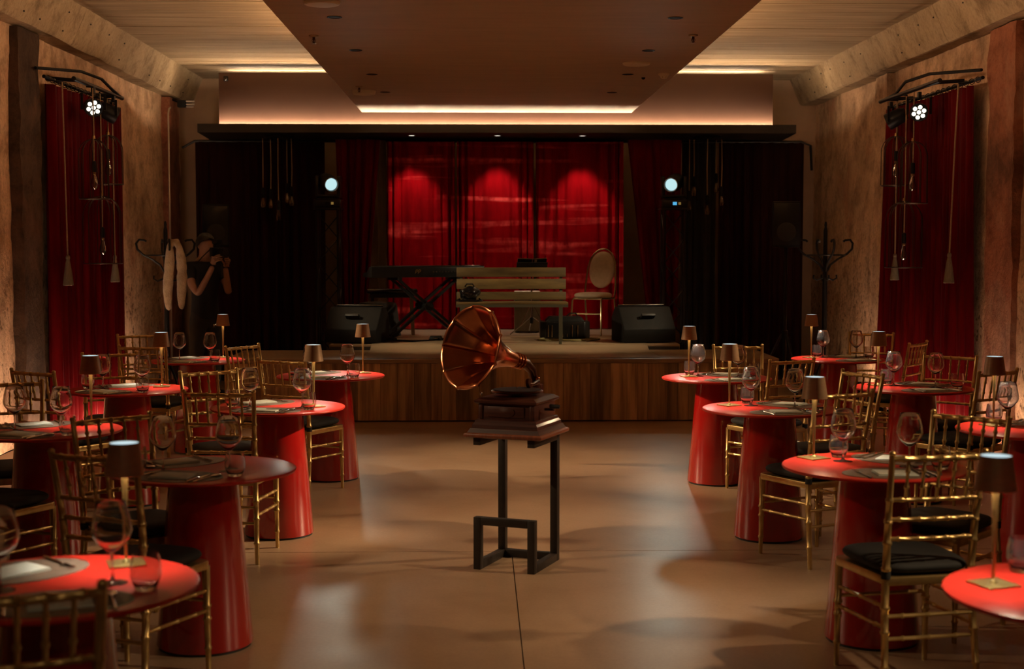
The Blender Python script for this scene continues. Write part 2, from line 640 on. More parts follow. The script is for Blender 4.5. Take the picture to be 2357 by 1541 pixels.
def rough_wall(name, x, inward, mat):
    ys = [YF, 2, 5, 8, 9.5] + [10.2 + 0.085 * i for i in range(98)]
    ys = [q for q in ys if q < YB] + [YB]
    zs = [0.0 + 0.085 * i for i in range(46)]
    zs[-1] = ZC

    def fn(u, v):
        yy = ys[round(u * (len(ys) - 1))]
        zz = zs[round(v * (len(zs) - 1))]
        d = 0.035 * noise.noise((yy * 0.9, zz * 0.7, x)) + 0.014 * noise.noise((yy * 4, zz * 4, x + 3)) + 0.006 * noise.noise((yy * 11, zz * 11, x))
        return (x + inward * d - inward * 0.02, yy, zz)
    m = MB().grid(fn, len(ys) - 1, len(zs) - 1)
    if inward > 0:
        m.f = [tuple(reversed(f)) for f in m.f]
    return structure(m.build(name, mat, angle=80))


wl = rough_wall('wall_left', XL, 1, 'wall_concrete')
wr = rough_wall('wall_right', XR, -1, 'wall_concrete')
wb = structure(MB().box(((XL + XR) / 2, YB + 0.05, ZC / 2), (XR - XL + 0.4, 0.1, ZC)).build('wall_back', 'back_wall'))
structure(MB().box(((XL + XR) / 2, YF - 0.05, ZC / 2), (XR - XL + 0.4, 0.1, ZC)).build('wall_front', 'back_wall'))


def pilaster(y0, y1, x, inward, depth, mat, wall, seed):
    n, m = 6, 44

    def fn(u, v):
        a = u * 3
        if a < 1:
            px, py = a * depth, y0
        elif a < 2:
            px, py = depth, y0 + (a - 1) * (y1 - y0)
        else:
            px, py = (3 - a) * depth, y1
        zz = v * up(3.41)
        k = 0.018 * noise.noise((py * 5 + seed, zz * 3.0, seed)) + 0.012 * noise.noise((py * 13, zz * 9, seed))
        edge = 0.03 * noise.noise((zz * 2.2, seed, py))
        return (x + inward * (px + (k if px > 0 else 0)) - inward * 0.03, py + edge, zz)
    g = MB().grid(fn, 18, m)
    if inward > 0:
        g.f = [tuple(reversed(f)) for f in g.f]
    return g.build('pilaster', mat, wall, angle=60)


pilaster(11.42 * SK, 11.92 * SK, XL, 1, 0.10, 'pilaster_dark', wl, 1.0)
pilaster(16.80 * SK, 17.30 * SK, XL, 1, 0.12, 'pilaster_red', wl, 4.0)
pilaster(10.95 * SK, 11.52 * SK, XR, -1, 0.08, 'pilaster_red', wr, 7.0)
pilaster(14.35 * SK, 14.80 * SK, XR, -1, 0.09, 'wall_concrete', wr, 9.0)

# haunched concrete beams between ceiling and walls, cast in sections
for i, (xw, xt, xb, sgn) in enumerate(((XL, -3.40 * SK, -3.535 * SK, 1), (XR, 3.865 * SK, 4.00 * SK, -1))):
    zb = up(3.42)
    poly = [(xw - sgn * 0.05, ZC + 0.01), (xt, ZC + 0.01), (xb, zb + 0.02), (xb - sgn * 0.02, zb), (xw - sgn * 0.05, zb)]
    root = structure(empty('trim_%d' % (i + 1)))
    cuts = (YF, 5.0, 9.2, 13.1, 16.2, YB) if sgn > 0 else (YF, 4.6, 8.9, 12.7, YB)
    for a, b in zip(cuts[:-1], cuts[1:]):
        g = MB()
        k = len(poly)
        ny = 24
        vs_ = []
        for j in range(ny + 1):
            yy = a + 0.004 + (b - a - 0.008) * j / ny
            for q, (px, pz) in enumerate(poly):
                w = 0.012 * noise.noise((yy * 2.5, q * 3.1, i)) if q in (2, 3) else 0
                vs_.append((px + w, yy, pz + w * 0.8))
        fs = []
        for j in range(ny):
            for q in range(k):
                fs.append((j * k + q, j * k + (q + 1) % k, (j + 1) * k + (q + 1) % k, (j + 1) * k + q))
        fs.append(tuple(range(k)))
        fs.append(tuple(ny * k + q for q in range(k - 1, -1, -1)))
        if sgn > 0:
            fs = [tuple(reversed(f)) for f in fs]
        g.add(vs_, fs).build('beam_section', 'beam_concrete', root, angle=25)
    # small plugged tie holes in the beam face
    for yy in [10.8 + 0.62 * j for j in range(12)]:
        for t in (0.30, 0.78):
            if random.random() < 0.35:
                continue
            yy += random.uniform(-0.12, 0.12)
            px = xt + (xb - xt) * t
            pz = ZC + (zb - ZC) * t
            MB().sphere((px - sgn * 0.002, yy + 0.12 * t, pz - 0.001), 0.008, 8, 4).build('tie_hole', 'dark_board', root)

# dropped ceiling panel
PX0, PX1, PZ, PY1 = -1.37, 1.79, 3.232, 16.78
pan = structure(MB().box(((PX0 + PX1) / 2, (YF + PY1) / 2, PZ + 0.05), (PX1 - PX0, PY1 - YF, 0.10)).build('trim_3', 'panel_brown', bevel=0.004))
# bulkhead with the lit ledge under it
blk = structure(MB().box((0.215, 17.38, 3.3875), (6.56, 0.80, 0.647)).build('trim_4', 'bulkhead', bevel=0.004))
g = MB()
g.extrude([(16.77, 2.995), (17.79, 2.955), (17.79, 3.062), (16.785, 3.062), (16.785, 3.095), (16.77, 3.095)], lambda a, b: (-3.28, a, b), lambda a, b: (3.73, a, b))
led = structure(g.build('trim_5', 'ledge_dark'))
# LED strips lying in the coves
tag(MB().box((0.225, 16.950, 3.066), (6.9, 0.018, 0.007)).build('led_strip', 'led_cove'),
    'warm LED strip lying on the dark ledge under the bulkhead', 'light strip')
tag(MB().box((0.215, 17.60, 3.7150), (6.5, 0.02, 0.007)).build('led_strip', 'led_bulkhead'),
    'warm LED strip along the top edge of the brown bulkhead', 'light strip')
for sx, xx, nm in ((-1, PX0 + 0.035, 'left'), (1, PX1 - 0.035, 'right')):
    tag(MB().box((xx, 11.2, PZ + 0.108), (0.02, 7.0, 0.012)).build('led_strip', 'led_upper'),
        'warm LED strip on top of the ceiling panel along its %s edge' % nm, 'light strip')
# LED troughs on the floor along the side walls
for xw, sgn, nm in ((XL, 1, 'left'), (XR, -1, 'right')):
    t = empty('floor_trough', (xw + sgn * 0.30, 13.2, 0))
    tag(t, 'low floor trough with warm LED strip along the %s wall' % nm, 'light strip')
    MB().box((sgn * 0.035, 0, 0.035), (0.008, 5.0, 0.07)).box((0, 0, 0.004), (0.07, 5.0, 0.008)).build('housing', 'matte_black', t)
    MB().box((sgn * 0.012, 0, 0.016), (0.016, 4.9, 0.010)).build('led_strip', 'led_floor', t)

# strip lights set into the soffit, shining on the red curtain
for i, (xx, nm) in enumerate(((-0.80, 'left'), (0.22, 'middle'), (1.23, 'right'))):
    t = empty('soffit_light', (xx, 17.02, 2.985))
    tag(t, 'small lit downlight under the dark ledge, %s of three' % nm, 'downlight', 'soffit downlights')
    MB().shell([(0.036, 0.004), (0.046, -0.002), (0.046, -0.006), (0.038, -0.007), (0.036, -0.002)], 20).build('trim_ring', 'aluminium', t)
    MB().lathe([(0.036, -0.005), (0.036, 0.0)], 20).build('lens', 'led_soffit', t)
    sp = spot('soffit_spot', (xx, 16.98, 2.965), (xx, 17.26, 1.2), 40, 70, 0.6, (1.0, 0.80, 0.66), 0.03)

# ------------------------------------------------------------------ ceiling panel fixtures
for k, (xx, yy) in enumerate(((-0.98, 9.80), (-0.98, 11.45), (-0.97, 13.05), (-0.95, 14.56), (1.34, 9.78), (1.35, 11.42), (1.35, 13.0), (1.35, 14.55))):
    t = empty('recessed_downlight', (xx, yy, PZ))
    side = 'left' if k < 4 else 'right'
    ordn = ('nearest', 'second', 'third', 'farthest')[k % 4]
    tag(t, 'unlit black recessed downlight, %s in the %s row of the ceiling panel' % (ordn, side), 'downlight', 'unlit recessed downlights')
    MB().shell([(0.042, 0.0), (0.052, -0.001), (0.052, -0.004), (0.042, -0.005), (0.036, 0.0)], 20).build('trim_ring', 'satin_black', t)
    MB().lathe([(0.042, -0.002), (0.042, -0.0005)], 20).build('baffle', 'plinth_black', t)

for (xx, yy, lab) in ((-1.0, 9.2, 'white round ceiling speaker cut by the top edge of the photo'),
                      (1.34, 12.2, 'white round ceiling speaker on the right of the brown panel'),
                      (-1.155, 14.45, 'white round ceiling speaker hanging at the left panel edge by the sprinkler')):
    t = tag(empty('ceiling_speaker', (xx, yy, PZ)), lab, 'speaker', 'round ceiling speakers')
    low = 0.016 if yy < 14 else 0.035
    MB().lathe([(0.118, 0.0), (0.118, -low * 0.4), (0.112, -low)], 32).build('rim', 'white_plastic', t)
    MB().lathe([(0.104, -low), (0.104, -low - 0.003), (0.06, -low - 0.006), (0.0001, -low - 0.007)], 32).build('grille', 'white_plastic', t)

for (xx, yy, lab) in ((-1.22, 10.66, 'brass fire sprinkler on the left of the ceiling panel'),
                      (1.58, 10.57, 'brass fire sprinkler on the right of the ceiling panel'),
                      (-1.17, 14.05, 'brass fire sprinkler right before the left ceiling speaker')):
    t = tag(empty('sprinkler', (xx, yy, PZ)), lab, 'sprinkler', 'fire sprinklers')
    MB().lathe([(0.036, 0), (0.036, -0.006), (0.030, -0.012), (0.014, -0.014)], 20).build('escutcheon', 'brass_fit', t)
    g = MB().lathe([(0.010, -0.012), (0.010, -0.030), (0.006, -0.034), (0.004, -0.055)], 10)
    g.tube([(-0.011, 0, -0.028), (-0.013, 0, -0.04), (-0.003, 0, -0.058)], 0.002, 6)
    g.tube([(0.011, 0, -0.028), (0.013, 0, -0.04), (0.003, 0, -0.058)], 0.002, 6)
    g.build('body', 'bronze_dark', t)
    MB().lathe([(0.017, -0.058), (0.017, -0.060), (0.0001, -0.061)], 14).build('deflector', 'brass_fit', t)

t = tag(empty('smoke_detector', (1.67, 12.94, PZ)), 'cream smoke detector at the right edge of the ceiling panel', 'detector')
MB().lathe([(0.052, 0), (0.052, -0.012), (0.045, -0.020)], 24).build('base', 'white_plastic', t)
MB().lathe([(0.034, -0.020), (0.034, -0.030), (0.026, -0.044), (0.010, -0.048), (0.0001, -0.048)], 20).build('sensor_head', 'white_plastic', t)
g = MB()
for k in range(6):
    a = k * PI / 3
    g.box((0.030 * math.cos(a), 0.030 * math.sin(a), -0.030), (0.006, 0.006, 0.018))
g.build('vent_ribs', 'brass_fit', t)
t = tag(empty('motion_sensor', (1.52, 13.25, PZ)), 'tiny dark sensor dome between downlight and smoke detector', 'sensor')
MB().lathe([(0.018, 0), (0.018, -0.006), (0.012, -0.016), (0.0001, -0.02)], 14).build('dome', 'matte_black', t)
t = tag(empty('security_camera', (-2.98, 16.98, 3.64)), 'small black dome camera at the left corner of the bulkhead', 'camera')
MB().box((0, -0.004, 0), (0.05, 0.014, 0.06)).build('mount', 'matte_black', t, bevel=0.003)
MB().sphere((0, -0.022, -0.006), 0.022, 12, 8).build('lens_dome', 'gloss_black', t)

t = tag(empty('flood_light', (-3.46 * SK, 16.95 * SK, up(3.335))), 'small black and silver floodlight under the left beam by the red pilaster', 'floodlight')
MB().box((-0.02, -0.06, 0), (0.10, 0.11, 0.085)).build('housing', 'matte_black', t, bevel=0.006)
g = MB().tube([(0.02, -0.06, 0.03), (0.13, -0.06, 0.03)], 0.012, 8).tube([(0.02, -0.06, -0.005), (0.13, -0.06, -0.005)], 0.012, 8).tube([(0.02, -0.06, -0.035), (0.12, -0.06, -0.035)], 0.008, 8)
g.build('cage', 'aluminium', t)
MB().bar((-0.06, -0.02, 0.02), (-0.16, 0.02, 0.06), 0.012, 0.02).build('bracket', 'matte_black', t)
tag(MB().tube([(-3.60 * SK, 16.70 * SK, 0.05), (-3.60 * SK, 16.70 * SK, up(3.20)), (-3.595 * SK, 16.72 * SK, up(3.26)), (-3.58 * SK, 16.74 * SK, up(3.28))], 0.010, 8).build('conduit_pipe', 'aluminium'),
    'thin vertical conduit pipe beside the red left pilaster', 'pipe')

# ------------------------------------------------------------------ stage
SA, SB = 0.60, 0.655
SY0, SY1, SYB = 13.50, 14.68, 17.70
SX0, SX1 = -2.42, 2.86
st = tag(empty('stage', ((SX0 + SX1) / 2, SY0, 0)), 'low wooden stage faced with vertical walnut planks', 'stage')
ox = (SX0 + SX1) / 2


def spart(g, name, mat, **kw):
    o = g.build(name, mat, st, **kw)
    o.matrix_parent_inverse = st.matrix_world.inverted() if False else Matrix.Translation((-ox, -SY0, 0))
    return o


spart(MB().box((ox, (SY0 + 0.03 + SY1) / 2, 0.29), (SX1 - SX0 - 0.04, SY1 - SY0 - 0.03, 0.54)), 'core', 'dark_board')
spart(MB().box((0.265, (SY1 + SYB) / 2, 0.315), (3.60, SYB - SY1, 0.63)), 'core', 'dark_board')
random.seed(11)
x = SX0
while x < SX1 - 0.02:
    w = random.choice((0.10, 0.14, 0.19, 0.22, 0.16))
    x1 = min(SX1, x + w)
    dy = random.uniform(0, 0.003)
    spart(MB().box(((x + x1) / 2, SY0 + 0.012 + dy, 0.285), (x1 - x - 0.003, 0.02, 0.545)), 'plank', 'stage_plank')
    x = x1
spart(MB().box((ox, (SY0 + SY1) / 2 + 0.0, SA - 0.02), (SX1 - SX0 + 0.01, SY1 - SY0 + 0.01, 0.04)), 'apron_deck', 'stage_deck', bevel=0.003)
spart(MB().box((0.265, (SY1 + SYB) / 2, SB - 0.02), (3.63, SYB - SY1, 0.04)), 'back_deck', 'stage_deck', bevel=0.003)
spart(MB().box((0.265, SY1 - 0.004, SA + 0.018), (3.61, 0.008, 0.034)), 'riser_strip', 'dark_board')
g = MB()


def mat_fn(u, v):
    xx = -1.12 + 2.86 * u
    yy = 13.56 + 2.35 * v
    t_ = min(1, max(0, (yy - 14.45) / 0.33))
    zz = SA + 0.004 + (SB - SA) * (t_ * t_ * (3 - 2 * t_))
    zz += 0.006 * max(0, noise.noise((xx * 1.7, yy * 2.2, 2.0))) + 0.004 * max(0, noise.noise((xx * 5, yy * 1.6, 5.0)))
    return (xx + 0.02 * noise.noise((yy, 1, u * 3)), yy, zz)


g.grid(mat_fn, 60, 44)
tag(g.build('stage_mat', 'stage_vinyl', angle=80), 'wrinkled pale vinyl sheet covering the middle of the stage floor', 'mat')

# ------------------------------------------------------------------ curtains


def curtain(name, label, p0, p1, z0, z1, folds, amp, mat, group=None, seed=0, top_p0=None, top_p1=None, flare=0.4, cat='curtain', nv=10, gather=False):
    """cloth hanging between two floor points, folds grow downwards; top ends may differ (drawn-aside cloth)"""
    p0, p1 = Vector(p0), Vector(p1)
    t0 = Vector(top_p0) if top_p0 else p0
    t1 = Vector(top_p1) if top_p1 else p1
    d = (p1 - p0).normalized()
    nrm = Vector((-d.y, d.x))
    nu = int(folds * 12)

    def fn(u, v):
        a = p0 + (p1 - p0) * u
        b = t0 + (t1 - t0) * u
        q = a + (b - a) * v
        ph = u * folds * 2 * PI + 1.4 * math.sin(u * 9.1 + seed) + 0.8 * noise.noise((u * 4, v * 0.8, seed))
        am = amp * (0.65 + 0.6 * noise.noise((u * folds * 0.7, seed, 0.5))) * (1 - flare * v)
        if gather:
            e_ = abs(2 * u - 1) ** 2.2
            am *= 0.22 + 1.0 * e_
            ph = ph + 5.0 * math.sin(2 * PI * u)
        off = am * (math.sin(ph) + 0.35 * math.sin(2.3 * ph + seed + v * 0.6))
        side = 0.25 * am * math.cos(ph)
        return (q.x + nrm.x * off + d.x * side, q.y + nrm.y * off + d.y * side, z0 + (z1 - z0) * v)
    g = MB().grid(fn, nu, nv)
    o = g.build(name, mat, angle=180)
    tag(o, label, cat, group)
    return o


G_BACK = 'red velvet curtains at the back of the stage'
curtain('stage_curtain', 'bright red velvet curtain panel left of the middle, behind the keyboard', (-1.12, 17.30), (-0.30, 17.32), SB + 0.01, 2.93, 7, 0.070, 'velvet_red', G_BACK, 1, gather=True)
curtain('stage_curtain', 'bright red velvet curtain panel in the middle, behind the music stand', (-0.27, 17.30), (0.66, 17.30), SB + 0.01, 2.93, 7, 0.070, 'velvet_red', G_BACK, 5, gather=True)
curtain('stage_curtain', 'bright red velvet curtain panel right of the middle, behind the grey chair', (0.68, 17.32), (1.74, 17.30), SB + 0.01, 2.93, 8, 0.070, 'velvet_red', G_BACK, 9, gather=True)
curtain('stage_curtain', 'dark red curtain swept aside behind the left moving light', (-1.62, 16.95), (-1.36, 16.95), SB + 0.01, 2.93, 5, 0.040, 'velvet_wine', G_BACK, 3,
        (-1.70, 16.95), (-1.17, 16.95))
curtain('stage_curtain', 'dark red curtain swept aside behind the right moving light', (2.02, 16.95), (2.36, 16.95), SB + 0.01, 2.93, 5, 0.040, 'velvet_wine', G_BACK, 7,
        (1.76, 16.95), (2.40, 16.95))
tag(MB().box((-1.18, 17.42, 1.8), (0.10, 0.04, 2.3)).build('timber_post', 'oak_strip'), 'pale timber post between the left red curtains', 'post')
G_BLK = 'dark curtains masking the sides of the stage'
curtain('masking_curtain', 'black curtain between the left speaker and the left moving light', (-3.45, 17.45), (-1.88, 17.45), 0.02, 2.93, 11, 0.05, 'velvet_dark', G_BLK, 13)
curtain('masking_curtain', 'black curtain between the right moving light and the bulb cluster', (2.48, 17.45), (2.90, 17.45), 0.02, 2.93, 4, 0.04, 'black_cloth', G_BLK, 15)
curtain('masking_curtain', 'dark wine red curtain behind the right loudspeaker', (2.93, 17.45), (3.98, 17.45), 0.02, 2.93, 8, 0.05, 'velvet_dark', G_BLK, 17)
tag(MB().tube([(-3.60, 17.45, 2.86), (-3.45, 17.45, 2.942), (0.2, 17.45, 2.945), (3.95, 17.45, 2.942), (4.06, 17.45, 2.90), (4.09, 17.5, 2.6)], 0.016, 8).build('curtain_rail', 'satin_black'),
    'black curtain rail running across under the dark ledge', 'rail')

# side wall curtains
G_SIDE = 'dark red side wall curtains'
curtain('wall_curtain', 'dark red floor-length curtain on the left wall', (-3.56 * SK, 11.98 * SK), (-3.50 * SK, 14.05 * SK), 0.02, up(3.02), 15, 0.055, 'velvet_wine', G_SIDE, 21, flare=0.3)
curtain('wall_curtain', 'dark red floor-length curtain on the right wall', (4.02 * SK, 14.25 * SK), (4.06 * SK, 11.62 * SK), 0.02, up(3.00), 17, 0.055, 'velvet_wine', G_SIDE, 25,
        (4.00 * SK, 13.95 * SK), (4.06 * SK, 11.75 * SK), flare=0.3)


def edison_bulb(parent, z, s=1.0):
    """filament bulb hanging below height z"""
    g = MB().lathe([(0.006, z + 0.10), (0.020, z + 0.095), (0.022, z + 0.03), (0.019, z + 0.0)], 14)
    sk = g.build('socket', 'matte_black', parent)
    g = MB().lathe([(0.0165, z), (0.0165, z - 0.016), (0.014, z - 0.02)], 12)
    g.build('screw_cap', 'gilt_socket', parent)
    pr = [(0.013, z - 0.018), (0.020, z - 0.045 * s), (0.029, z - 0.075 * s), (0.032, z - 0.10 * s), (0.026, z - 0.125 * s), (0.012, z - 0.138 * s), (0.0001, z - 0.141 * s)]
    b = MB().shell(pr, 14).build('bulb', 'bulb_glass', parent)
    g = MB()
    for k in range(4):
        a = k * PI / 2
        g.tube([(0.007 * math.cos(a), 0.007 * math.sin(a), z - 0.02), (0.014 * math.cos(a), 0.014 * math.sin(a), z - 0.11 * s)], 0.0012, 5)
    g.build('filament', 'gilt_socket', b)


def cage_lamp(loc, ztop, zbot, rad, zb, zhang, label, side):
    loc = (loc[0] * SK, loc[1] * SK)
    ztop, zbot, zb, zhang, rad = up(ztop), up(zbot), up(zb), up(zhang), rad * SK
    t = tag(empty('cage_pendant', (loc[0], loc[1], 0)), label, 'pendant lamp', 'wire cage pendants by the %s curtain' % side)
    g = MB()
    n = 9
    for k in range(n):
        a = 2 * PI * k / n
        pts = []
        for q in range(9):
            b = q / 8 * PI / 2
            pts.append((rad * math.sin(b) * math.cos(a), rad * math.sin(b) * math.sin(a), ztop - (1 - math.cos(b)) * rad * 1.05))
        pts.append((rad * math.cos(a), rad * math.sin(a), zbot))
        g.tube(pts, 0.0045, 5)
    for zz in (zbot,):
        g.tube([(rad * math.cos(2 * PI * k / 28), rad * math.sin(2 * PI * k / 28), zz) for k in range(28)], 0.0045, 5, closed=True)
    g.build('wire_cage', 'wire_bronze', t)
    MB().lathe([(0.014, ztop + 0.03), (0.018, ztop), (0.010, ztop - 0.01)], 10).build('cap', 'gilt_socket', t)
    MB().tube([(0, 0, zhang), (0.004, 0, (zhang + zb) / 2), (0, 0, zb + 0.10)], 0.006, 6).build('cord', 'rope', t)
    edison_bulb(t, zb + 0.05, 1.1)
    bx = (-3.35 if side == 'left' else 3.80) * SK - loc[0]
    MB().bar((0.01 if bx < 0 else -0.01, 0, zhang), (bx + (0.004 if bx >= 0 else -0.004), 0, zhang + 0.005), 0.012, 0.012).build('hook_arm', 'satin_black', t)


cage_lamp((-3.30, 12.34), 2.59, 2.08, 0.125, 2.26, 3.03, 'upper wire cage pendant in front of the left curtain, nearer to the camera', 'left')
cage_lamp((-3.40, 13.20), 2.69, 2.24, 0.135, 2.42, 3.03, 'upper wire cage pendant against the left concrete wall edge', 'left')
cage_lamp((-3.35, 12.77), 2.12, 1.52, 0.165, 1.70, 3.03, 'lowest wire cage pendant by the left curtain', 'left')
cage_lamp((3.90, 13.30), 2.70, 2.24, 0.135, 2.42, 3.03, 'upper wire cage pendant at the inner edge of the right curtain', 'right')
cage_lamp((3.80, 12.45), 2.59, 2.05, 0.130, 2.26, 3.03, 'upper wire cage pendant in front of the right curtain', 'right')
cage_lamp((3.85, 12.84), 2.08, 1.48, 0.165, 1.65, 3.03, 'lowest wire cage pendant by the right curtain', 'right')


def tassel(x, yy, ztop, zt, label, lean=0.0):
    x, yy, ztop, zt = x * SK, yy * SK, up(ztop), up(zt)
    t = tag(empty('curtain_tassel', (x, yy, 0)), label, 'tassel', 'rope tassels on the side curtains')
    MB().tube([(0, 0, ztop), (lean * 0.4, 0, (ztop + zt) * 0.55), (lean, 0, zt)], 0.007, 6).build('rope', 'rope', t)
    bx = (-3.55 if x < 0 else 4.05) * SK - x
    MB().bar((0, 0, ztop), (bx, 0, ztop + 0.02), 0.010, 0.010).build('hook', 'satin_black', t)
    MB().sphere((lean, 0, zt), 0.020, 10, 6, (1, 1, 1.3)).build('knot', 'tassel', t)
    MB().lathe([(0.012, zt), (0.022, zt - 0.05), (0.034, zt - 0.13), (0.046, zt - 0.235), (0.040, zt - 0.238)], 14, (lean, 0, 0), None,
               lambda i, a: 1 + 0.10 * math.sin(7 * a)).build('fringe', 'tassel', t)


tassel(-3.42, 11.86, 3.02, 1.58, 'pale rope tassel at the near edge of the left curtain', 0.02)
tassel(-3.38, 13.30, 3.02, 1.57, 'pale rope tassel at the far edge of the left curtain')
tassel(3.92, 11.65, 3.00, 1.60, 'pale rope tassel at the near edge of the right curtain', -0.05)
tassel(3.95, 13.45, 3.00, 1.58, 'pale rope tassel at the far edge of the right curtain')


def par_light(loc, aim, lit, label, group):
    loc = (loc[0] * SK, loc[1] * SK, up(loc[2]))
    t = tag(empty('par_light', loc), label, 'stage light', group)
    d = (Vector(aim) - Vector(loc)).normalized()
    rot = d.to_track_quat('Z', 'Y').to_matrix()
    MB().lathe([(0.055, -0.16), (0.075, -0.12), (0.082, 0.0), (0.082, 0.03), (0.074, 0.03), (0.072, 0.005), (0.0001, 0.004)], 24, (0, 0, 0), rot).build('housing', 'satin_black', t)
    g = MB()
    sx = rot @ Vector((1, 0, 0))
    if abs(sx.z) > 0.7:
        sx = rot @ Vector((0, 1, 0))
    sx.z = 0
    sx.normalize()
    pts = [sx * 0.10 + Vector((0, 0, -0.02)), sx * 0.10 + Vector((0, 0, 0.13)), -sx * 0.10 + Vector((0, 0, 0.13)), -sx * 0.10 + Vector((0, 0, -0.02))]
    for a, b in zip(pts[:-1], pts[1:]):
        g.bar(a, b, 0.022, 0.006)
    g.build('yoke', 'satin_black', t)
    MB().box((0, 0, 0.15), (0.03, 0.05, 0.06)).build('clamp', 'satin_black', t, bevel=0.004)
    pos = [(0, 0)] + [(0.046 * math.cos(k * PI / 3 + 0.3), 0.046 * math.sin(k * PI / 3 + 0.3)) for k in range(6)]
    for (a, b) in pos:
        c = rot @ Vector((a, b, 0.010))
        MB().lathe([(0.0195, 0), (0.0195, 0.004), (0.012, 0.009), (0.0001, 0.011)], 12, c, rot).build('led_lens', 'par_led' if lit else 'gloss_black', t)
    return t


def lamp_bar(x, y0, y1, z, xw, label, side):
    x, y0, y1, z = x * SK, y0 * SK, y1 * SK, up(z)
    t = tag(empty('lamp_bar', (x, (y0 + y1) / 2, z)), label, 'bar')
    L = (y1 - y0) / 2
    MB().tube([(0, -L, 0), (0, L, 0)], 0.020, 10).build('pipe', 'satin_black', t)
    wx = (xw - x) * 0.70
    for q in (-L * 0.8, L * 0.8):
        MB().bar((0, q, 0), (wx, q, 0.02), 0.03, 0.03).build('bracket', 'satin_black', t)
    c = MB().tube([(wx, -L - 0.25, 0.06), (0.3 * wx, -L * 0.4, 0.12), (0, L * 0.1, 0.10), (0.02, L * 0.5, 0.03), (0, L, 0.0)], 0.014, 6)
    c.build('cable', 'matte_black', t)
    return t


lamp_bar(-3.35, 11.95, 13.55, 3.06, XL, 'black lighting bar with stage lights on the left wall', 'left')
lamp_bar(3.80, 11.75, 13.5, 3.04, XR, 'black lighting bar with stage lights on the right wall', 'right')
for (x0, y0, y1, z, nm) in ((-3.55, 11.80, 14.1, 3.06, 'left'), (4.05, 11.45, 14.1, 3.03, 'right')):
    x0, y0, y1, z = x0 * SK, y0 * SK, y1 * SK, up(z)
    t = tag(empty('curtain_rod', (x0, (y0 + y1) / 2, z)), 'black curtain rod with hooks on the %s wall' % nm, 'rod')
    MB().tube([(0, (y0 - y1) / 2, 0), (0, (y1 - y0) / 2, 0)], 0.016, 8).build('pole', 'satin_black', t)
    for k in range(18):
        q = (y0 - y1) / 2 + 0.12 + k * (y1 - y0 - 0.24) / 17
        MB().tube([(0.024 * math.cos(a), q, 0.024 * math.sin(a) - 0.004) for a in [2 * PI * j / 10 for j in range(10)]], 0.0035, 5, closed=True).build('ring', 'dark_steel', t)
par_light((-3.33, 12.47, 2.87), (0.4, 4.0, 1.4), True, 'lit round LED stage light on the left wall bar', 'LED stage lights on the wall bars')
par_light((-3.33, 13.15, 2.87), (0.4, 15.6, 0.9), True, 'black stage light turned to the stage on the left wall bar', 'LED stage lights on the wall bars')
par_light((3.80, 12.30, 2.83), (0.8, 4.0, 1.5), True, 'lit round LED stage light on the right wall bar', 'LED stage lights on the wall bars')
par_light((3.80, 13.15, 2.83), (0.4, 15.6, 0.9), True, 'black stage light turned to the stage on the right wall bar', 'LED stage lights on the wall bars')
spot('par_beam', (-3.388, 13.740, 2.864), (0.35, 15.2, 0.6), 380, 34, 1.0, (1.0, 0.78, 0.48), 0.05)
spot('par_beam', (3.866, 13.740, 2.823), (0.35, 15.2, 0.6), 380, 34, 1.0, (1.0, 0.78, 0.48), 0.05)
spot('par_beam', (-3.367, 12.753, 2.864), (1.4, 9.0, 0.2), 120, 45, 1.0, WARM, 0.05)
spot('par_beam', (3.846, 12.576, 2.823), (-0.9, 9.0, 0.2), 120, 45, 1.0, WARM, 0.05)


# bulb clusters under the ledge
def cluster(x, yy, items, label):
    t = tag(empty('bulb_cluster', (x, yy, 0)), label, 'pendant lamp', 'hanging bulb clusters')
    MB().lathe([(0.17, 2.982), (0.17, 2.958), (0.16, 2.952)], 28).build('canopy', 'matte_black', t)
    for k, (dx, dy, zb) in enumerate(items):
        q = empty('drop', (dx, dy, 0))
        q.parent = t
        MB().tube([(0, 0, 2.95), (0.006 * math.sin(k * 2), 0, 2.6), (0, 0, zb + 0.12)], 0.006, 6).build('cord', 'rope', q)
        g = MB().lathe([(0.006, zb + 0.14), (0.019, zb + 0.13), (0.021, zb + 0.05), (0.018, zb + 0.02)], 12)
        g.build('socket', 'matte_black', q)
        pr = [(0.014, zb + 0.02), (0.021, zb - 0.01), (0.030, zb - 0.05), (0.032, zb - 0.07), (0.024, zb - 0.095), (0.0001, zb - 0.108)]
        MB().shell(pr, 12).build('bulb', 'bulb_glass', q)
        MB().tube([(0, 0, zb + 0.02), (0.010, 0, zb - 0.06), (-0.010, 0.006, zb - 0.05), (0, 0, zb + 0.01)], 0.0022, 5).build('filament', 'gilt_socket', q)


KC = 17.2 / 16.35


def kz(items):
    return [(dx * KC, dy, 1.69 + (zb - 1.69) * KC) for dx, dy, zb in items]


cluster(-2.27 * KC, 17.12, kz([(-0.18, 0.0, 2.20), (-0.10, 0.05, 2.19), (0.0, -0.05, 2.06), (0.085, 0.06, 2.255), (0.145, -0.02, 2.215)]),
        'five bare filament bulbs on cords left of the stage')
cluster(2.60 * KC, 17.12, kz([(-0.20, 0.0, 2.17), (-0.14, 0.06, 2.335), (0.0, -0.05, 2.12), (0.115, 0.05, 2.375), (0.165, -0.02, 2.22)]),
        'five bare filament bulbs on cords right of the stage')

# ------------------------------------------------------------------ moving heads on totems


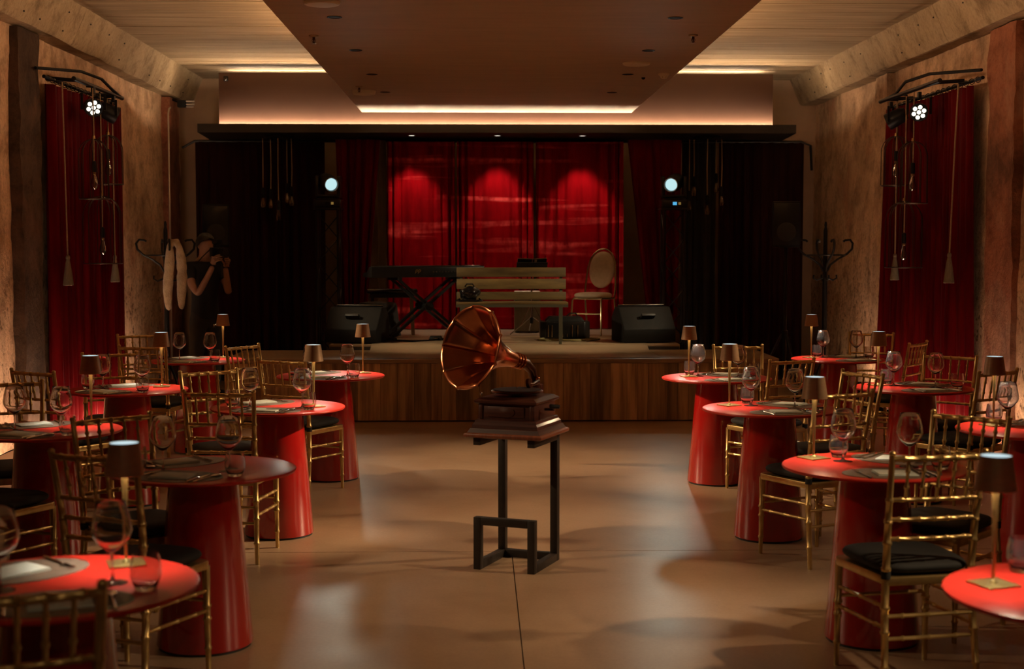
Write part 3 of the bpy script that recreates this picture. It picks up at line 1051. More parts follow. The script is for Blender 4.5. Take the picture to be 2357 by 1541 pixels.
def moving_head(x, yy, sgn, label, lab2, blue):
    tower = tag(empty('lighting_tower', (x, yy, 0)), lab2, 'tower', 'black lighting towers')
    H = 1.43 + SB
    g = MB()
    for sx in (-1, 1):
        for sy in (-1, 1):
            MB().tube([(sx * 0.12, sy * 0.12, 0.02), (sx * 0.12, sy * 0.12, H)], 0.018, 8).build('truss_leg', 'satin_black', tower)
    for f in range(4):
        c, s_ = math.cos(f * PI / 2), math.sin(f * PI / 2)
        for k in range(7):
            z0, z1 = 0.05 + k * 0.285, 0.05 + (k + 1) * 0.285
            a = (-0.12, -0.12) if k % 2 else (0.12, -0.12)
            b = (0.12, -0.12) if k % 2 else (-0.12, -0.12)
            g.tube([(a[0] * c - a[1] * s_, a[0] * s_ + a[1] * c, z0), (b[0] * c - b[1] * s_, b[0] * s_ + b[1] * c, z1)], 0.007, 5)
    g.build('truss_bracing', 'satin_black', tower)
    MB().box((0, 0, 0.01), (0.285, 0.285, 0.02)).build('base_plate', 'satin_black', tower)
    MB().box((0, 0, H + 0.01), (0.32, 0.32, 0.02)).build('top_plate', 'satin_black', tower)
    z = H + 0.02
    t = tag(empty('moving_head', (x, yy, z)), label, 'stage light', 'moving head lights')
    MB().prism([(-0.14, -0.11), (0.14, -0.11), (0.16, -0.07), (0.16, 0.07), (0.14, 0.11), (-0.14, 0.11), (-0.16, 0.07), (-0.16, -0.07)], 0.0, 0.095).build('base', 'satin_black', t, bevel=0.01)
    MB().box((0.0, -0.112, 0.05), (0.045, 0.004, 0.035)).build('display', 'lcd_blue' if blue else 'matte_black', t)
    MB().box((0.055, -0.112, 0.05), (0.028, 0.004, 0.028)).build('button_pad', 'lcd_amber', t, bevel=0.001)
    MB().lathe([(0.13, 0.095), (0.13, 0.11), (0.10, 0.125), (0.05, 0.130)], 28).build('turntable', 'satin_black', t)
    for sx in (-1, 1):
        MB().box((sx * 0.125, 0, 0.24), (0.045, 0.10, 0.25)).build('yoke_arm', 'satin_black', t, bevel=0.015)
    MB().box((0, 0, 0.135), (0.26, 0.10, 0.03)).build('yoke_base', 'satin_black', t, bevel=0.008)
    c = Vector((0, -0.01, 0.285))
    aim = Vector((sgn * 0.42, -1.0, -0.22)).normalized()
    rot = aim.to_track_quat('Z', 'Y').to_matrix()
    MB().lathe([(0.060, -0.15), (0.092, -0.12), (0.098, -0.02), (0.088, 0.09), (0.084, 0.135), (0.074, 0.135), (0.071, 0.105), (0.0001, 0.104)], 28, c, rot).build('head', 'satin_black', t)
    MB().lathe([(0.069, 0.109), (0.069, 0.113), (0.045, 0.121), (0.0001, 0.124)], 28, c, rot).build('lens', 'head_lens', t)
    MB().tube([c + rot @ Vector((0.079 * math.cos(a), 0.079 * math.sin(a), 0.136)) for a in [2 * PI * k / 28 for k in range(28)]], 0.004, 6, closed=True).build('lens_rim', 'aluminium', t)
    p = Vector((x, yy, z)) + c + aim * 0.16
    return p, aim


pL, aL = moving_head(-1.715, 16.30, 1, 'moving head light shining pale cyan on the left tower', 'black truss tower carrying the left moving head', False)
pR, aR = moving_head(2.225, 16.30, -1, 'moving head light shining pale cyan on the right tower with blue display', 'black truss tower carrying the right moving head', True)
spot('moving_head_beam', pL, (0.35, 6.4, 0.0), 26, 52, 0.9, HEAD, 0.10)
spot('moving_head_beam', pR, (0.10, 6.4, 0.0), 26, 52, 0.9, HEAD, 0.10)

spot('moving_head_beam', pL, (0.05, 14.62, SA), 170, 7, 0.4, (0.55, 0.95, 0.95), 0.03)
spot('moving_head_beam', pR, (-0.32, 14.55, SA), 170, 7, 0.4, (0.55, 0.95, 0.95), 0.03)

# ------------------------------------------------------------------ things on the stage
# keyboard on an X stand, seen from behind
ang = math.atan2(0.5, 1.2)
kb = tag(empty('keyboard', (-0.60, 15.55, SB + 0.68), ang), 'black digital piano on a folding stand, seen from behind', 'keyboard')
g = MB()
g.extrude([(-0.15, 0.0), (0.15, 0.0), (0.15, 0.045), (0.02, 0.06), (-0.06, 0.115), (-0.14, 0.125), (-0.15, 0.11)], lambda a, b: (-0.65, a, b), lambda a, b: (0.65, a, b))
g.build('body', 'satin_black', kb, bevel=0.006)
MB().box((0, -0.10, 0.125), (1.24, 0.05, 0.006)).build('top_trim', 'gloss_black', kb, bevel=0.002)
for k in range(52):
    MB().box((-0.60 + (k + 0.5) * 1.2 / 52, 0.085, 0.058), (1.2 / 52 - 0.0015, 0.13, 0.014)).build('white_key', 'white_plastic', kb)
g = MB()
for k in range(9):
    g.box((0.05 + k * 0.035, -0.152, 0.06), (0.018, 0.004, 0.016))
g.build('rear_sockets', 'dark_steel', kb)


def text_obj(s, size, loc, rot, mat, parent, name, shear=0.0):
    c = bpy.data.curves.new(name, 'FONT')
    c.body = s
    c.size = size
    c.shear = shear
    c.extrude = 0.0008
    c.align_x = 'CENTER'
    c.align_y = 'CENTER'
    o = bpy.data.objects.new(name, c)
    COL.objects.link(o)
    o.location = loc
    o.rotation_euler = rot
    dg = bpy.context.evaluated_depsgraph_get()
    me = bpy.data.meshes.new_from_object(o.evaluated_get(dg))
    bpy.data.objects.remove(o)
    me.materials.clear()
    me.materials.append(MATS[mat])
    o = bpy.data.objects.new(name, me)
    COL.objects.link(o)
    o.location = loc
    o.rotation_euler = rot
    o.parent = parent
    return o


text_obj('pp', 0.065, (-0.13, -0.1525, 0.075), (PI / 2, 0, 0), 'gilt_socket', kb, 'rear_logo', 0.35)
ks = tag(empty('keyboard_stand', (-0.60, 15.55, SB), ang), 'black X-shaped keyboard stand under the digital piano', 'stand')
for yy in (-0.11, 0.11):
    MB().bar((-0.42, yy, 0.03), (0.34, yy, 0.66), 0.028, 0.045, (0, 1, 0)).build('cross_bar', 'satin_black', ks)
    MB().bar((0.42, yy, 0.03), (-0.34, yy, 0.66), 0.028, 0.045, (0, 1, 0)).build('cross_bar', 'satin_black', ks)
for sx in (-1, 1):
    MB().bar((sx * 0.42, -0.24, 0.018), (sx * 0.42, 0.24, 0.018), 0.035, 0.035).build('foot_bar', 'satin_black', ks)
    MB().bar((sx * 0.34, -0.19, 0.665), (sx * 0.34, 0.19, 0.665), 0.035, 0.03).build('top_arm', 'satin_black', ks)
MB().tube([(0, -0.16, 0.365), (0, 0.16, 0.365)], 0.05, 16).build('pivot', 'satin_black', ks)

pb = tag(empty('piano_stool', (-1.00, 16.30, SB), 0.08), 'black padded piano stool behind the keyboard', 'stool')
MB().box((0, 0, 0.505), (0.58, 0.32, 0.055)).build('seat_pad', 'gloss_black', pb, bevel=0.018, seg=3)
MB().box((0, 0, 0.455), (0.50, 0.26, 0.05)).build('apron', 'satin_black', pb, bevel=0.004)
for sx in (-1, 1):
    for sy in (-1, 1):
        MB().bar((sx * 0.22, sy * 0.10, 0.45), (sx * 0.24, sy * 0.12, 0.0), 0.035).build('leg', 'chair_chrome' if sx > 0 else 'satin_black', pb)

# slatted bench
be = tag(empty('bench', (0.34, 14.90, SB), 0.0), 'wooden slat bench with iron frame standing at the front of the stage', 'bench')
for k, zz in enumerate((0.74, 0.615, 0.49)):
    MB().box((0, 0.235 - k * 0.02, zz), (1.16, 0.022, (0.100, 0.110, 0.085)[k]), Matrix.Rotation(R(-9), 3, 'X')).build('back_slat', 'bench_wood', be, bevel=0.003)
for k in range(4):
    MB().box((0, -0.155 + k * 0.105, 0.425), (1.16, 0.095, 0.022)).build('seat_slat', 'bench_wood', be, bevel=0.003)
for sx in (-1, 1):
    MB().bar((sx * 0.50, -0.19, 0.0 - (0.03 if False else 0)), (sx * 0.50, -0.19, 0.41), 0.03).build('leg', 'bench_iron', be)
    MB().bar((sx * 0.53, 0.17, 0.0), (sx * 0.53, 0.20, 0.43), 0.03).build('leg', 'bench_iron', be)
    MB().bar((sx * 0.53, 0.19, 0.41), (sx * 0.53, 0.262, 0.79), 0.03, 0.012).build('back_support', 'bench_iron', be)
    MB().bar((sx * 0.50, -0.20, 0.405), (sx * 0.50, 0.20, 0.405), 0.03).build('side_rail', 'bench_iron', be)
MB().bar((-0.58, -0.20, 0.400), (0.58, -0.20, 0.400), 0.012, 0.03).build('front_rail', 'bench_iron', be)
MB().bar((-0.58, 0.19, 0.400), (0.58, 0.19, 0.400), 0.03).build('rear_rail', 'bench_iron', be)

# a crumpled patent leather bag on the bench
bg = tag(empty('patent_bag', (-0.10, 14.87, SB + 0.437)), 'small glossy black patent bag lying on the left end of the bench', 'bag')


def bag_fn(u, v):
    a, b = u * 2 * PI, (v - 0.5) * PI
    r = 0.085 * (1 + 0.30 * noise.noise((math.cos(a) * 2, math.sin(a) * 2, v * 4)))
    return (1.15 * r * math.cos(b) * math.cos(a), 0.75 * r * math.cos(b) * math.sin(a), 0.078 + r * math.sin(b) * (0.95 if b > 0 else 0.88))


MB().grid(bag_fn, 28, 16).build('pouch', 'gloss_black', bg, angle=180)
MB().tube([(-0.10, -0.02, 0.03), (-0.14, -0.04, 0.012), (-0.10, -0.075, 0.01), (-0.02, -0.07, 0.012), (0.06, -0.065, 0.01), (0.125, -0.02, 0.014), (0.10, 0.01, 0.03)], 0.010, 8).build('strap', 'gloss_black', bg)
MB().tube([(-0.05, 0, 0.155), (-0.03, 0, 0.185), (0.03, 0, 0.185), (0.05, 0, 0.150)], 0.008, 8).build('handle', 'gloss_black', bg)

# cajon
cj = tag(empty('wooden_box', (0.565, 16.80, SB)), 'upright wooden box behind the bench and music stand', 'box')
MB().box((0, 0, 0.245), (0.30, 0.29, 0.46)).build('body', 'cajon_wood', cj, bevel=0.006)
MB().box((0, 0, 0.478), (0.30, 0.29, 0.012)).build('top_panel', 'beige_fabric', cj, bevel=0.004)  # pale material stands in for light falling on the box top
for sx in (-1, 1):
    for sy in (-1, 1):
        MB().lathe([(0.018, 0), (0.015, 0.016)], 10, (sx * 0.12, sy * 0.11, 0)).build('foot', 'matte_black', cj)

# music stand with open folder
ms = tag(empty('music_stand', (0.60, 16.28, SB), 0.15), 'chrome tripod music stand behind the bench', 'music stand')
MB().tube([(0, 0, 0.14), (0, 0, 0.60)], 0.011, 10).tube([(0, 0, 0.55), (0, 0, 0.74)], 0.008, 8).build('pole', 'steel', ms)
MB().lathe([(0.02, 0.13), (0.02, 0.20)], 10).build('collar', 'satin_black', ms)
for k in range(3):
    a = R(205 + 120 * k)
    MB().tube([(0.02 * math.cos(a), 0.02 * math.sin(a), 0.20), (0.30 * math.cos(a), 0.30 * math.sin(a), 0.012)], 0.007, 6).build('leg', 'steel', ms)
    MB().tube([(0.02 * math.cos(a), 0.02 * math.sin(a), 0.34), (0.15 * math.cos(a), 0.15 * math.sin(a), 0.108)], 0.005, 6).build('brace', 'steel', ms)
RX = Matrix.Rotation(R(28), 3, 'X')
MB().box((0, 0.0, 0.76), (0.36, 0.012, 0.16), RX).build('desk', 'satin_black', ms, bevel=0.003)
MB().bar((-0.18, 0.06, 0.695), (0.18, 0.06, 0.695), 0.05, 0.006).build('ledge', 'dark_steel', ms)
fo = tag(empty('music_folder', (0.60, 16.335, SB + 0.70), 0.15), 'open black music folder with pale edges on the music stand', 'folder')
for sx in (-1, 1):
    rr = Matrix.Rotation(R(28), 3, 'X') @ Matrix.Rotation(R(5 * sx), 3, 'Z')
    MB().box((sx * 0.085, -0.012, 0.085), (0.165, 0.006, 0.185), rr).build('cover', 'matte_black', fo)
    MB().box((sx * 0.085, -0.004, 0.092), (0.168, 0.003, 0.192), rr).build('page_block', 'paper', fo)
MB().box((0.03, -0.018, 0.085), (0.030, 0.006, 0.175), Matrix.Rotation(R(28), 3, 'X') @ Matrix.Rotation(R(6), 3, 'Y')).build('spine', 'beige_fabric', fo)

# grey banquet chair on stage
gc = tag(empty('banquet_chair', (1.30, 16.20, SB), R(-30)), 'beige upholstered banquet chair with round back on the stage', 'chair')


def pad(w, d, h, cz, tilt=0.0, rnd=2.6, vertical=False, cy=0.0):
    """superellipse cushion"""
    def fn(u, v):
        a, b = u * 2 * PI, (v - 0.5) * PI
        ca, sa = math.cos(a), math.sin(a)
        e = 2 / rnd
        x_ = math.copysign(abs(ca) ** e, ca) * w
        y_ = math.copysign(abs(sa) ** e, sa) * d
        k = max(0.0, math.cos(b)) ** 0.35
        z_ = math.sin(b) * h
        if vertical:
            p = Vector((x_ * k, z_, y_ * k))
            p = Matrix.Rotation(tilt, 3, 'X') @ p
            return (p.x, p.y + cy, p.z + cz)
        return (x_ * k, y_ * k + cy, z_ + cz)
    return fn


# chair faces local -y; back at +y
MB().grid(pad(0.205, 0.205, 0.035, 0.455), 32, 12).build('seat', 'beige_fabric', gc, angle=180)
MB().grid(pad(0.160, 0.215, 0.026, 0.745, R(-10), 2.1, True, 0.235), 36, 12).build('backrest', 'beige_fabric', gc, angle=180)
MB().tube([(-0.185, 0.17, 0.43), (-0.190, 0.19, 0.55)] + [(-0.178 * math.cos(a), 0.215 + 0.062 * math.sin(a), 0.72 + 0.265 * math.sin(a)) for a in [PI * k / 14 for k in range(15)]] +
          [(0.190, 0.19, 0.55), (0.185, 0.17, 0.43)], 0.011, 8).build('back_frame', 'chair_chrome', gc)
for sx in (-1, 1):
    MB().tube([(sx * 0.185, 0.17, 0.43), (sx * 0.185, 0.20, 0.24), (sx * 0.195, 0.26, 0.0)], 0.011, 8).build('leg', 'chair_chrome', gc)
    MB().tube([(sx * 0.17, -0.14, 0.43), (sx * 0.18, -0.17, 0.40), (sx * 0.195, -0.20, 0.0)], 0.011, 8).build('leg', 'chair_chrome', gc)
MB().tube([(-0.18, -0.175, 0.25), (0.18, -0.175, 0.25)], 0.008, 6).build('stretcher', 'chair_chrome', gc)
MB().tube([(-0.17, -0.15, 0.42), (0.17, -0.15, 0.42), (0.18, 0.17, 0.42), (-0.18, 0.17, 0.42)], 0.010, 6, closed=True).build('seat_frame', 'chair_chrome', gc)


# wedge monitors
def wedge(x, yy, rz, label):
    t = tag(empty('stage_monitor', (x, yy, SB + 0.012), rz), label, 'speaker', 'wedge stage monitors')
    prof = [(-0.20, 0.0), (0.20, 0.0), (0.20, 0.26), (0.10, 0.365), (-0.02, 0.365), (-0.20, 0.14)]
    MB().extrude(prof, lambda a, b: (-0.29, a, b), lambda a, b: (0.29, a, b)).build('cabinet', 'matte_black', t, bevel=0.012)
    MB().box((0, 0.135, 0.33), (0.52, 0.15, 0.012), Matrix.Rotation(R(-46), 3, 'X')).build('grille', 'dark_steel', t, bevel=0.004)
    MB().box((0, 0.205, 0.15), (0.12, 0.012, 0.08)).build('handle_cup', 'satin_black', t, bevel=0.01)
    MB().box((0.0, -0.125, 0.27), (0.15, 0.03, 0.07), Matrix.Rotation(R(52), 3, 'X')).build('rear_panel', 'plinth_black', t, bevel=0.004)
    return t


wedge(-1.29, 15.02, R(-16), 'black wedge floor monitor on the left of the stage')
wedge(1.74, 15.02, R(14), 'black wedge floor monitor on the right of the stage')

# accordion-like black case with bright strips
ac = tag(empty('instrument_case', (0.93, 15.50, SB)), 'low black case with upright metal strips lying behind the bench', 'case')
MB().prism([(-0.27, -0.10), (-0.21, -0.17), (0.21, -0.17), (0.27, -0.10), (0.27, 0.12), (-0.27, 0.12)], 0.02, 0.20).build('body', 'satin_black', ac, bevel=0.012)
MB().box((0, -0.02, 0.225), (0.44, 0.22, 0.06), taper=0.8).build('cover', 'matte_black', ac, bevel=0.02)
for k, xx in enumerate((-0.185, -0.145, -0.03, 0.02, 0.075, 0.135)):
    hh = 0.13 if k not in (2, 3) else 0.035
    MB().box((xx, -0.176, 0.035 + hh / 2), (0.008, 0.008, hh)).build('metal_strip', 'chair_chrome', ac, bevel=0.001)
MB().tube([(0.02, 0, 0.25), (0.06, 0.0, 0.285), (0.12, 0, 0.285), (0.15, 0, 0.25)], 0.008, 6).build('carry_strap', 'matte_black', ac)
pts = []
for k in range(60):
    a = k * 0.33
    rr = 0.30 + 0.03 * math.sin(k * 1.7)
    pts.append((0.95 + rr * 1.05 * math.cos(a), 15.24 + 0.16 * rr * math.sin(a) / 0.3, SB + 0.012 + 0.004 * (k // 19)))
tag(MB().tube(pts, 0.008, 6).build('cable_coil', 'cable_olive'), 'coil of olive cable on the stage floor in front of the black case', 'cable')
tag(MB().tube([(-0.9, 15.2, SB + 0.012), (-0.7, 15.05, SB + 0.012), (-0.5, 15.2, SB + 0.012), (-0.35, 15.5, SB + 0.012), (-0.2, 15.35, SB + 0.012), (-0.05, 15.6, SB + 0.012), (0.1, 15.9, SB + 0.012)], 0.009, 6).build('cable', 'matte_black'),
    'black cable snaking under the keyboard stand', 'cable')
pt = tag(empty('sustain_pedal', (-0.47, 15.32, SB)), 'small black pedal box on the floor below the keyboard', 'pedal')
MB().box((0, 0, 0.025), (0.16, 0.12, 0.05), taper=0.75).build('housing', 'matte_black', pt, bevel=0.006)
MB().box((0, -0.07, 0.03), (0.05, 0.09, 0.012)).build('lever', 'dark_steel', pt, bevel=0.003)
# black flight case with gear between the monitor and keyboard stand
fc = tag(empty('flight_case', (-1.14, 15.96, SB)), 'black draped equipment case below the piano stool', 'case')


def drape(u, v):
    a = u * 2 * PI
    r = 0.23 + 0.06 * v + 0.02 * math.sin(9 * a) * v
    top = 0.40
    if v < 0.3:
        k = v / 0.3
        return (-0.0 + 0.85 * r * k * math.cos(a), 0.6 * r * k * math.sin(a), top - 0.02 * k * k)
    return (0.85 * r * math.cos(a), 0.6 * r * math.sin(a), top - 0.02 - (v - 0.3) / 0.7 * 0.37)


MB().grid(drape, 48, 14).build('drape', 'black_cloth', fc, angle=180)
MB().box((0, 0, 0.16), (0.28, 0.18, 0.30)).build('body', 'matte_black', fc, bevel=0.01)


# PA loudspeakers on tripods beside the stage
def pa_speaker(x, yy, zb, rz, label, lab2):
    s_ = tag(empty('speaker_stand', (x, yy, 0), rz), lab2, 'stand', 'loudspeaker tripods')
    MB().tube([(0, 0, 0.25), (0, 0, zb + 0.02)], 0.019, 10).build('pole', 'satin_black', s_)
    MB().lathe([(0.032, 0.70), (0.032, 0.78)], 12).build('collar', 'satin_black', s_)
    for k in range(3):
        a = R(-90 + 120 * k + 35)
        MB().tube([(0.03 * math.cos(a), 0.03 * math.sin(a), 0.74), (0.38 * math.cos(a), 0.38 * math.sin(a), 0.015)], 0.014, 8).build('leg', 'satin_black', s_)
        MB().tube([(0.02 * math.cos(a), 0.02 * math.sin(a), 0.28), (0.20 * math.cos(a), 0.20 * math.sin(a), 0.375)], 0.009, 6).build('brace', 'satin_black', s_)
    t = tag(empty('loudspeaker', (x, yy, zb), rz), label, 'speaker', 'loudspeakers beside the stage')
    MB().prism([(-0.15, -0.14), (0.15, -0.14), (0.11, 0.14), (-0.11, 0.14)], 0.0, 0.48).build('cabinet', 'matte_black', t, bevel=0.015)
    MB().box((0, -0.146, 0.24), (0.27, 0.012, 0.44)).build('grille', 'satin_black', t, bevel=0.006)
    MB().lathe([(0.10, 0), (0.10, 0.004), (0.09, 0.006)], 24, (0, -0.155, 0.16), Matrix.Rotation(R(90), 3, 'X')).build('woofer_ring', 'plinth_black', t)


pa_speaker(-2.97, 16.15, 1.66, R(12), 'black loudspeaker on a tripod behind the photographer', 'tripod stand under the left loudspeaker')
pa_speaker(3.24, 15.00, 1.66, R(-10), 'black loudspeaker on a tripod beside the right coat rack', 'tripod stand under the right loudspeaker')


# coat racks
def coat_rack(x, yy, rz, label):
    t = tag(empty('coat_rack', (x, yy, 0), rz), label, 'coat rack', 'black coat racks')
    MB().lathe([(0.028, 0.10), (0.028, 1.2), (0.024, 1.5), (0.022, 1.84), (0.012, 1.88), (0.016, 1.90), (0.010, 1.93), (0.0001, 1.94)], 14).build('pole', 'satin_black', t)
    for k in range(4):
        a = k * PI / 2
        c, s_ = math.cos(a), math.sin(a)
        pr = [(0.02, 1.33), (0.09, 1.30), (0.13, 1.325), (0.125, 1.36)]
        MB().tube([(r * c, r * s_, z) for r, z in pr], 0.010, 8).build('lower_hook', 'satin_black', t)
        pr = [(0.022, 1.40), (0.06, 1.47), (0.14, 1.53), (0.24, 1.585), (0.295, 1.64), (0.305, 1.70), (0.275, 1.74), (0.22, 1.735), (0.20, 1.72)]
        MB().tube([(r * c, r * s_, z) for r, z in pr], 0.0125, 8).build('upper_hook', 'satin_black', t)
        pr = [(0.02, 0.42), (0.07, 0.30), (0.12, 0.14), (0.20, 0.06), (0.29, 0.018), (0.34, 0.016)]
        MB().tube([(r * c, r * s_, z) for r, z in pr], 0.016, 8).build('foot', 'satin_black', t)
    MB().tube([(0.21 * math.cos(2 * PI * k / 32), 0.21 * math.sin(2 * PI * k / 32), 1.575) for k in range(32)], 0.008, 6, closed=True).build('ring', 'satin_black', t)


coat_rack(-3.33, 15.22, R(20), 'black bentwood coat rack on the left with a cream fur hanging on it')
coat_rack(3.76, 15.40, R(4), 'black bentwood coat rack by the right wall, empty')

# cream fur stole
fu = tag(empty('fur_stole', (-3.19, 14.98, 0), 0.15), 'cream fur stole with two long tails hanging on the left coat rack', 'fur stole')


def tail(x0, off, seed, ztop, zbot):
    def fn(u, v):
        a = u * 2 * PI
        z = ztop + (zbot - ztop) * v
        r = 0.037 * (0.45 + 1.0 * math.sin(PI * min(1, max(0.02, v)) ** 0.85) ** 0.55) * (1 - 0.14 * math.exp(-((v - 0.42) / 0.05) ** 2))
        r *= 1 + 0.12 * noise.noise((math.cos(a) * 2 + seed, v * 9, math.sin(a) * 2)) + 0.05 * noise.noise((math.cos(a) * 8 + seed, v * 30, math.sin(a) * 8))
        if v in (0.0, 1.0):
            r = 0.004
        return (x0 + off * v + 0.012 * math.sin(v * 5 + seed) + r * math.cos(a), 0.8 * r * math.sin(a), z)
    return fn


o = MB().grid(tail(-0.055, -0.005, 1, 1.69, 1.00), 26, 40).build('left_tail', 'cream_fur', fu, angle=180)
o.name = 'fur_tail'
MB().grid(tail(0.055, 0.025, 6, 1.69, 1.01), 26, 40).build('fur_tail', 'cream_fur', fu, angle=180)
MB().tube([(-0.05, 0.0, 1.66), (-0.02, 0.05, 1.71), (0.02, 0.05, 1.715), (0.05, 0.0, 1.66)], [0.03, 0.04, 0.04, 0.03], 10).build('collar_loop', 'cream_fur', fu)


# ------------------------------------------------------------------ photographer
def skin_body(name, verts, edges, radii, mat, parent, root=0, sub=2):
    me = bpy.data.meshes.new(name)
    me.from_pydata(verts, edges, [])
    o = bpy.data.objects.new(name, me)
    COL.objects.link(o)
    sk = o.modifiers.new('skin', 'SKIN')
    sk.use_smooth_shade = True
    if not me.skin_vertices:
        me.skin_vertices.new()
    for i, r in enumerate(radii):
        rr = r if isinstance(r, tuple) else (r, r)
        me.skin_vertices[0].data[i].radius = rr
        me.skin_vertices[0].data[i].use_root = (i == root)
    ss = o.modifiers.new('sub', 'SUBSURF')
    ss.levels = sub
    ss.render_levels = sub
    me.materials.append(MATS[mat])
    # keep the grown surface as plain geometry
    dg = bpy.context.evaluated_depsgraph_get()
    ev = o.evaluated_get(dg)
    m2 = bpy.data.meshes.new_from_object(ev)
    o.modifiers.clear()
    o.data = m2
    m2.shade_smooth()
    if not m2.materials:
        m2.materials.append(MATS[mat])
    if parent is not None:
        o.parent = parent
    return o


PXX, PYY = -3.02, 15.72
pe = tag(empty('person', (PXX, PYY, 0), R(40)), 'person in black T-shirt raising a camera to the eye beside the left coat rack', 'person')
# local frame: faces -y (towards the camera side after rotation), x to the person's left
V = [(0, 0, 0.96), (0, 0.0, 1.08), (0, 0.0, 1.22), (0, 0.01, 1.36), (0, 0.015, 1.47), (0, 0.005, 1.54), (0, -0.03, 1.60), (0, -0.045, 1.68), (0, -0.04, 1.76),  # 0-8 spine
     (0.17, 0.0, 1.44), (0.20, -0.12, 1.27), (0.16, -0.24, 1.16), (0.10, -0.31, 1.32), (0.055, -0.36, 1.44),      # 9-13 left arm
     (-0.17, 0.0, 1.44), (-0.22, -0.10, 1.27), (-0.20, -0.21, 1.15), (-0.13, -0.28, 1.32), (-0.085, -0.34, 1.46),  # 14-18 right arm
     (0.09, 0.0, 0.90), (0.11, -0.01, 0.50), (0.12, 0.02, 0.10), (0.13, -0.10, 0.035),                               # 19-22 left leg
     (-0.09, 0.0, 0.90), (-0.11, -0.01, 0.50), (-0.12, 0.02, 0.10), (-0.13, -0.10, 0.035)]                           # 23-26 right leg
E_ = [(0, 1), (1, 2), (2, 3), (3, 4), (4, 5), (5, 6), (6, 7), (7, 8), (4, 9), (9, 10), (10, 11), (11, 12), (12, 13), (4, 14), (14, 15), (15, 16), (16, 17), (17, 18),
      (0, 19), (19, 20), (20, 21), (21, 22), (0, 23), (23, 24), (24, 25), (25, 26)]
RD = [(0.105, 0.08), (0.10, 0.075), (0.11, 0.08), (0.12, 0.08), (0.085, 0.07), 0.058, 0.070, (0.078, 0.095), (0.068, 0.085),
      0.062, 0.048, 0.041, 0.034, 0.030, 0.062, 0.048, 0.041, 0.034, 0.030,
      0.065, 0.045, 0.036, 0.036, 0.065, 0.045, 0.036, 0.036]
body = skin_body('body', V, E_, RD, 'skin', pe)
# face: nose, ears
MB().tube([(0, -0.125, 1.69), (0, -0.15, 1.655), (0, -0.138, 1.643)], [0.008, 0.015, 0.010], 8).build('nose', 'skin', pe)
for sx in (-1, 1):
    MB().sphere((sx * 0.083, -0.035, 1.675), 0.026, 10, 8, (0.4, 0.8, 1.2)).build('ear', 'skin', pe)
MB().tube([(-0.022, -0.128, 1.612), (0, -0.134, 1.610), (0.022, -0.128, 1.612)], 0.006, 6).build('mouth', 'mahogany_light', pe)
# hair
g = MB()


def hair_fn(u, v):
    a = u * 2 * PI
    b = v * PI * 0.60
    r = 0.108 * (1 + 0.10 * noise.noise((math.cos(a) * 3, math.sin(a) * 3, v * 5)))
    front = max(0.0, -math.sin(a)) * v
    b *= (1 - 0.42 * front)
    return (0.92 * r * math.sin(b) * math.cos(a), -0.03 + 1.12 * r * math.sin(b) * math.sin(a), 1.70 + 1.08 * r * math.cos(b))


g.grid(hair_fn, 30, 12).build('hair', 'hair', pe, angle=180)
TV = [(0, 0, 0.83), (0, 0, 0.94), (0, 0.0, 1.08), (0, 0.0, 1.22), (0, 0.01, 1.36), (0, 0.015, 1.475), (0.17, 0.0, 1.445), (0.198, -0.11, 1.285), (-0.17, 0.0, 1.445), (-0.218, -0.09, 1.285)]
skin_body('tshirt', TV, [(0, 1), (1, 2), (2, 3), (3, 4), (4, 5), (5, 6), (6, 7), (5, 8), (8, 9)],
          [(0.18, 0.14), (0.175, 0.135), (0.158, 0.122), (0.172, 0.125), (0.186, 0.130), (0.118, 0.098), 0.080, 0.066, 0.080, 0.066], 'tshirt', pe)
LV = [(0, 0, 1.06), (0, 0, 0.92), (0.092, 0.0, 0.86), (0.112, -0.01, 0.50), (0.122, 0.02, 0.09), (-0.092, 0.0, 0.86), (-0.112, -0.01, 0.50), (-0.122, 0.02, 0.09)]
skin_body('trousers', LV, [(0, 1), (1, 2), (2, 3), (3, 4), (1, 5), (5, 6), (6, 7)], [(0.14, 0.11), (0.15, 0.12), 0.112, 0.080, 0.068, 0.112, 0.080, 0.068], 'trousers', pe)
for sx in (-1, 1):
    MB().box((sx * 0.128, -0.055, 0.045), (0.105, 0.28, 0.085), taper=0.82).build('shoe', 'matte_black', pe, bevel=0.03, seg=3)
MB().box((0.04, -0.148, 0.80), (0.05, 0.014, 0.035)).build('belt_buckle', 'steel', pe, bevel=0.004)


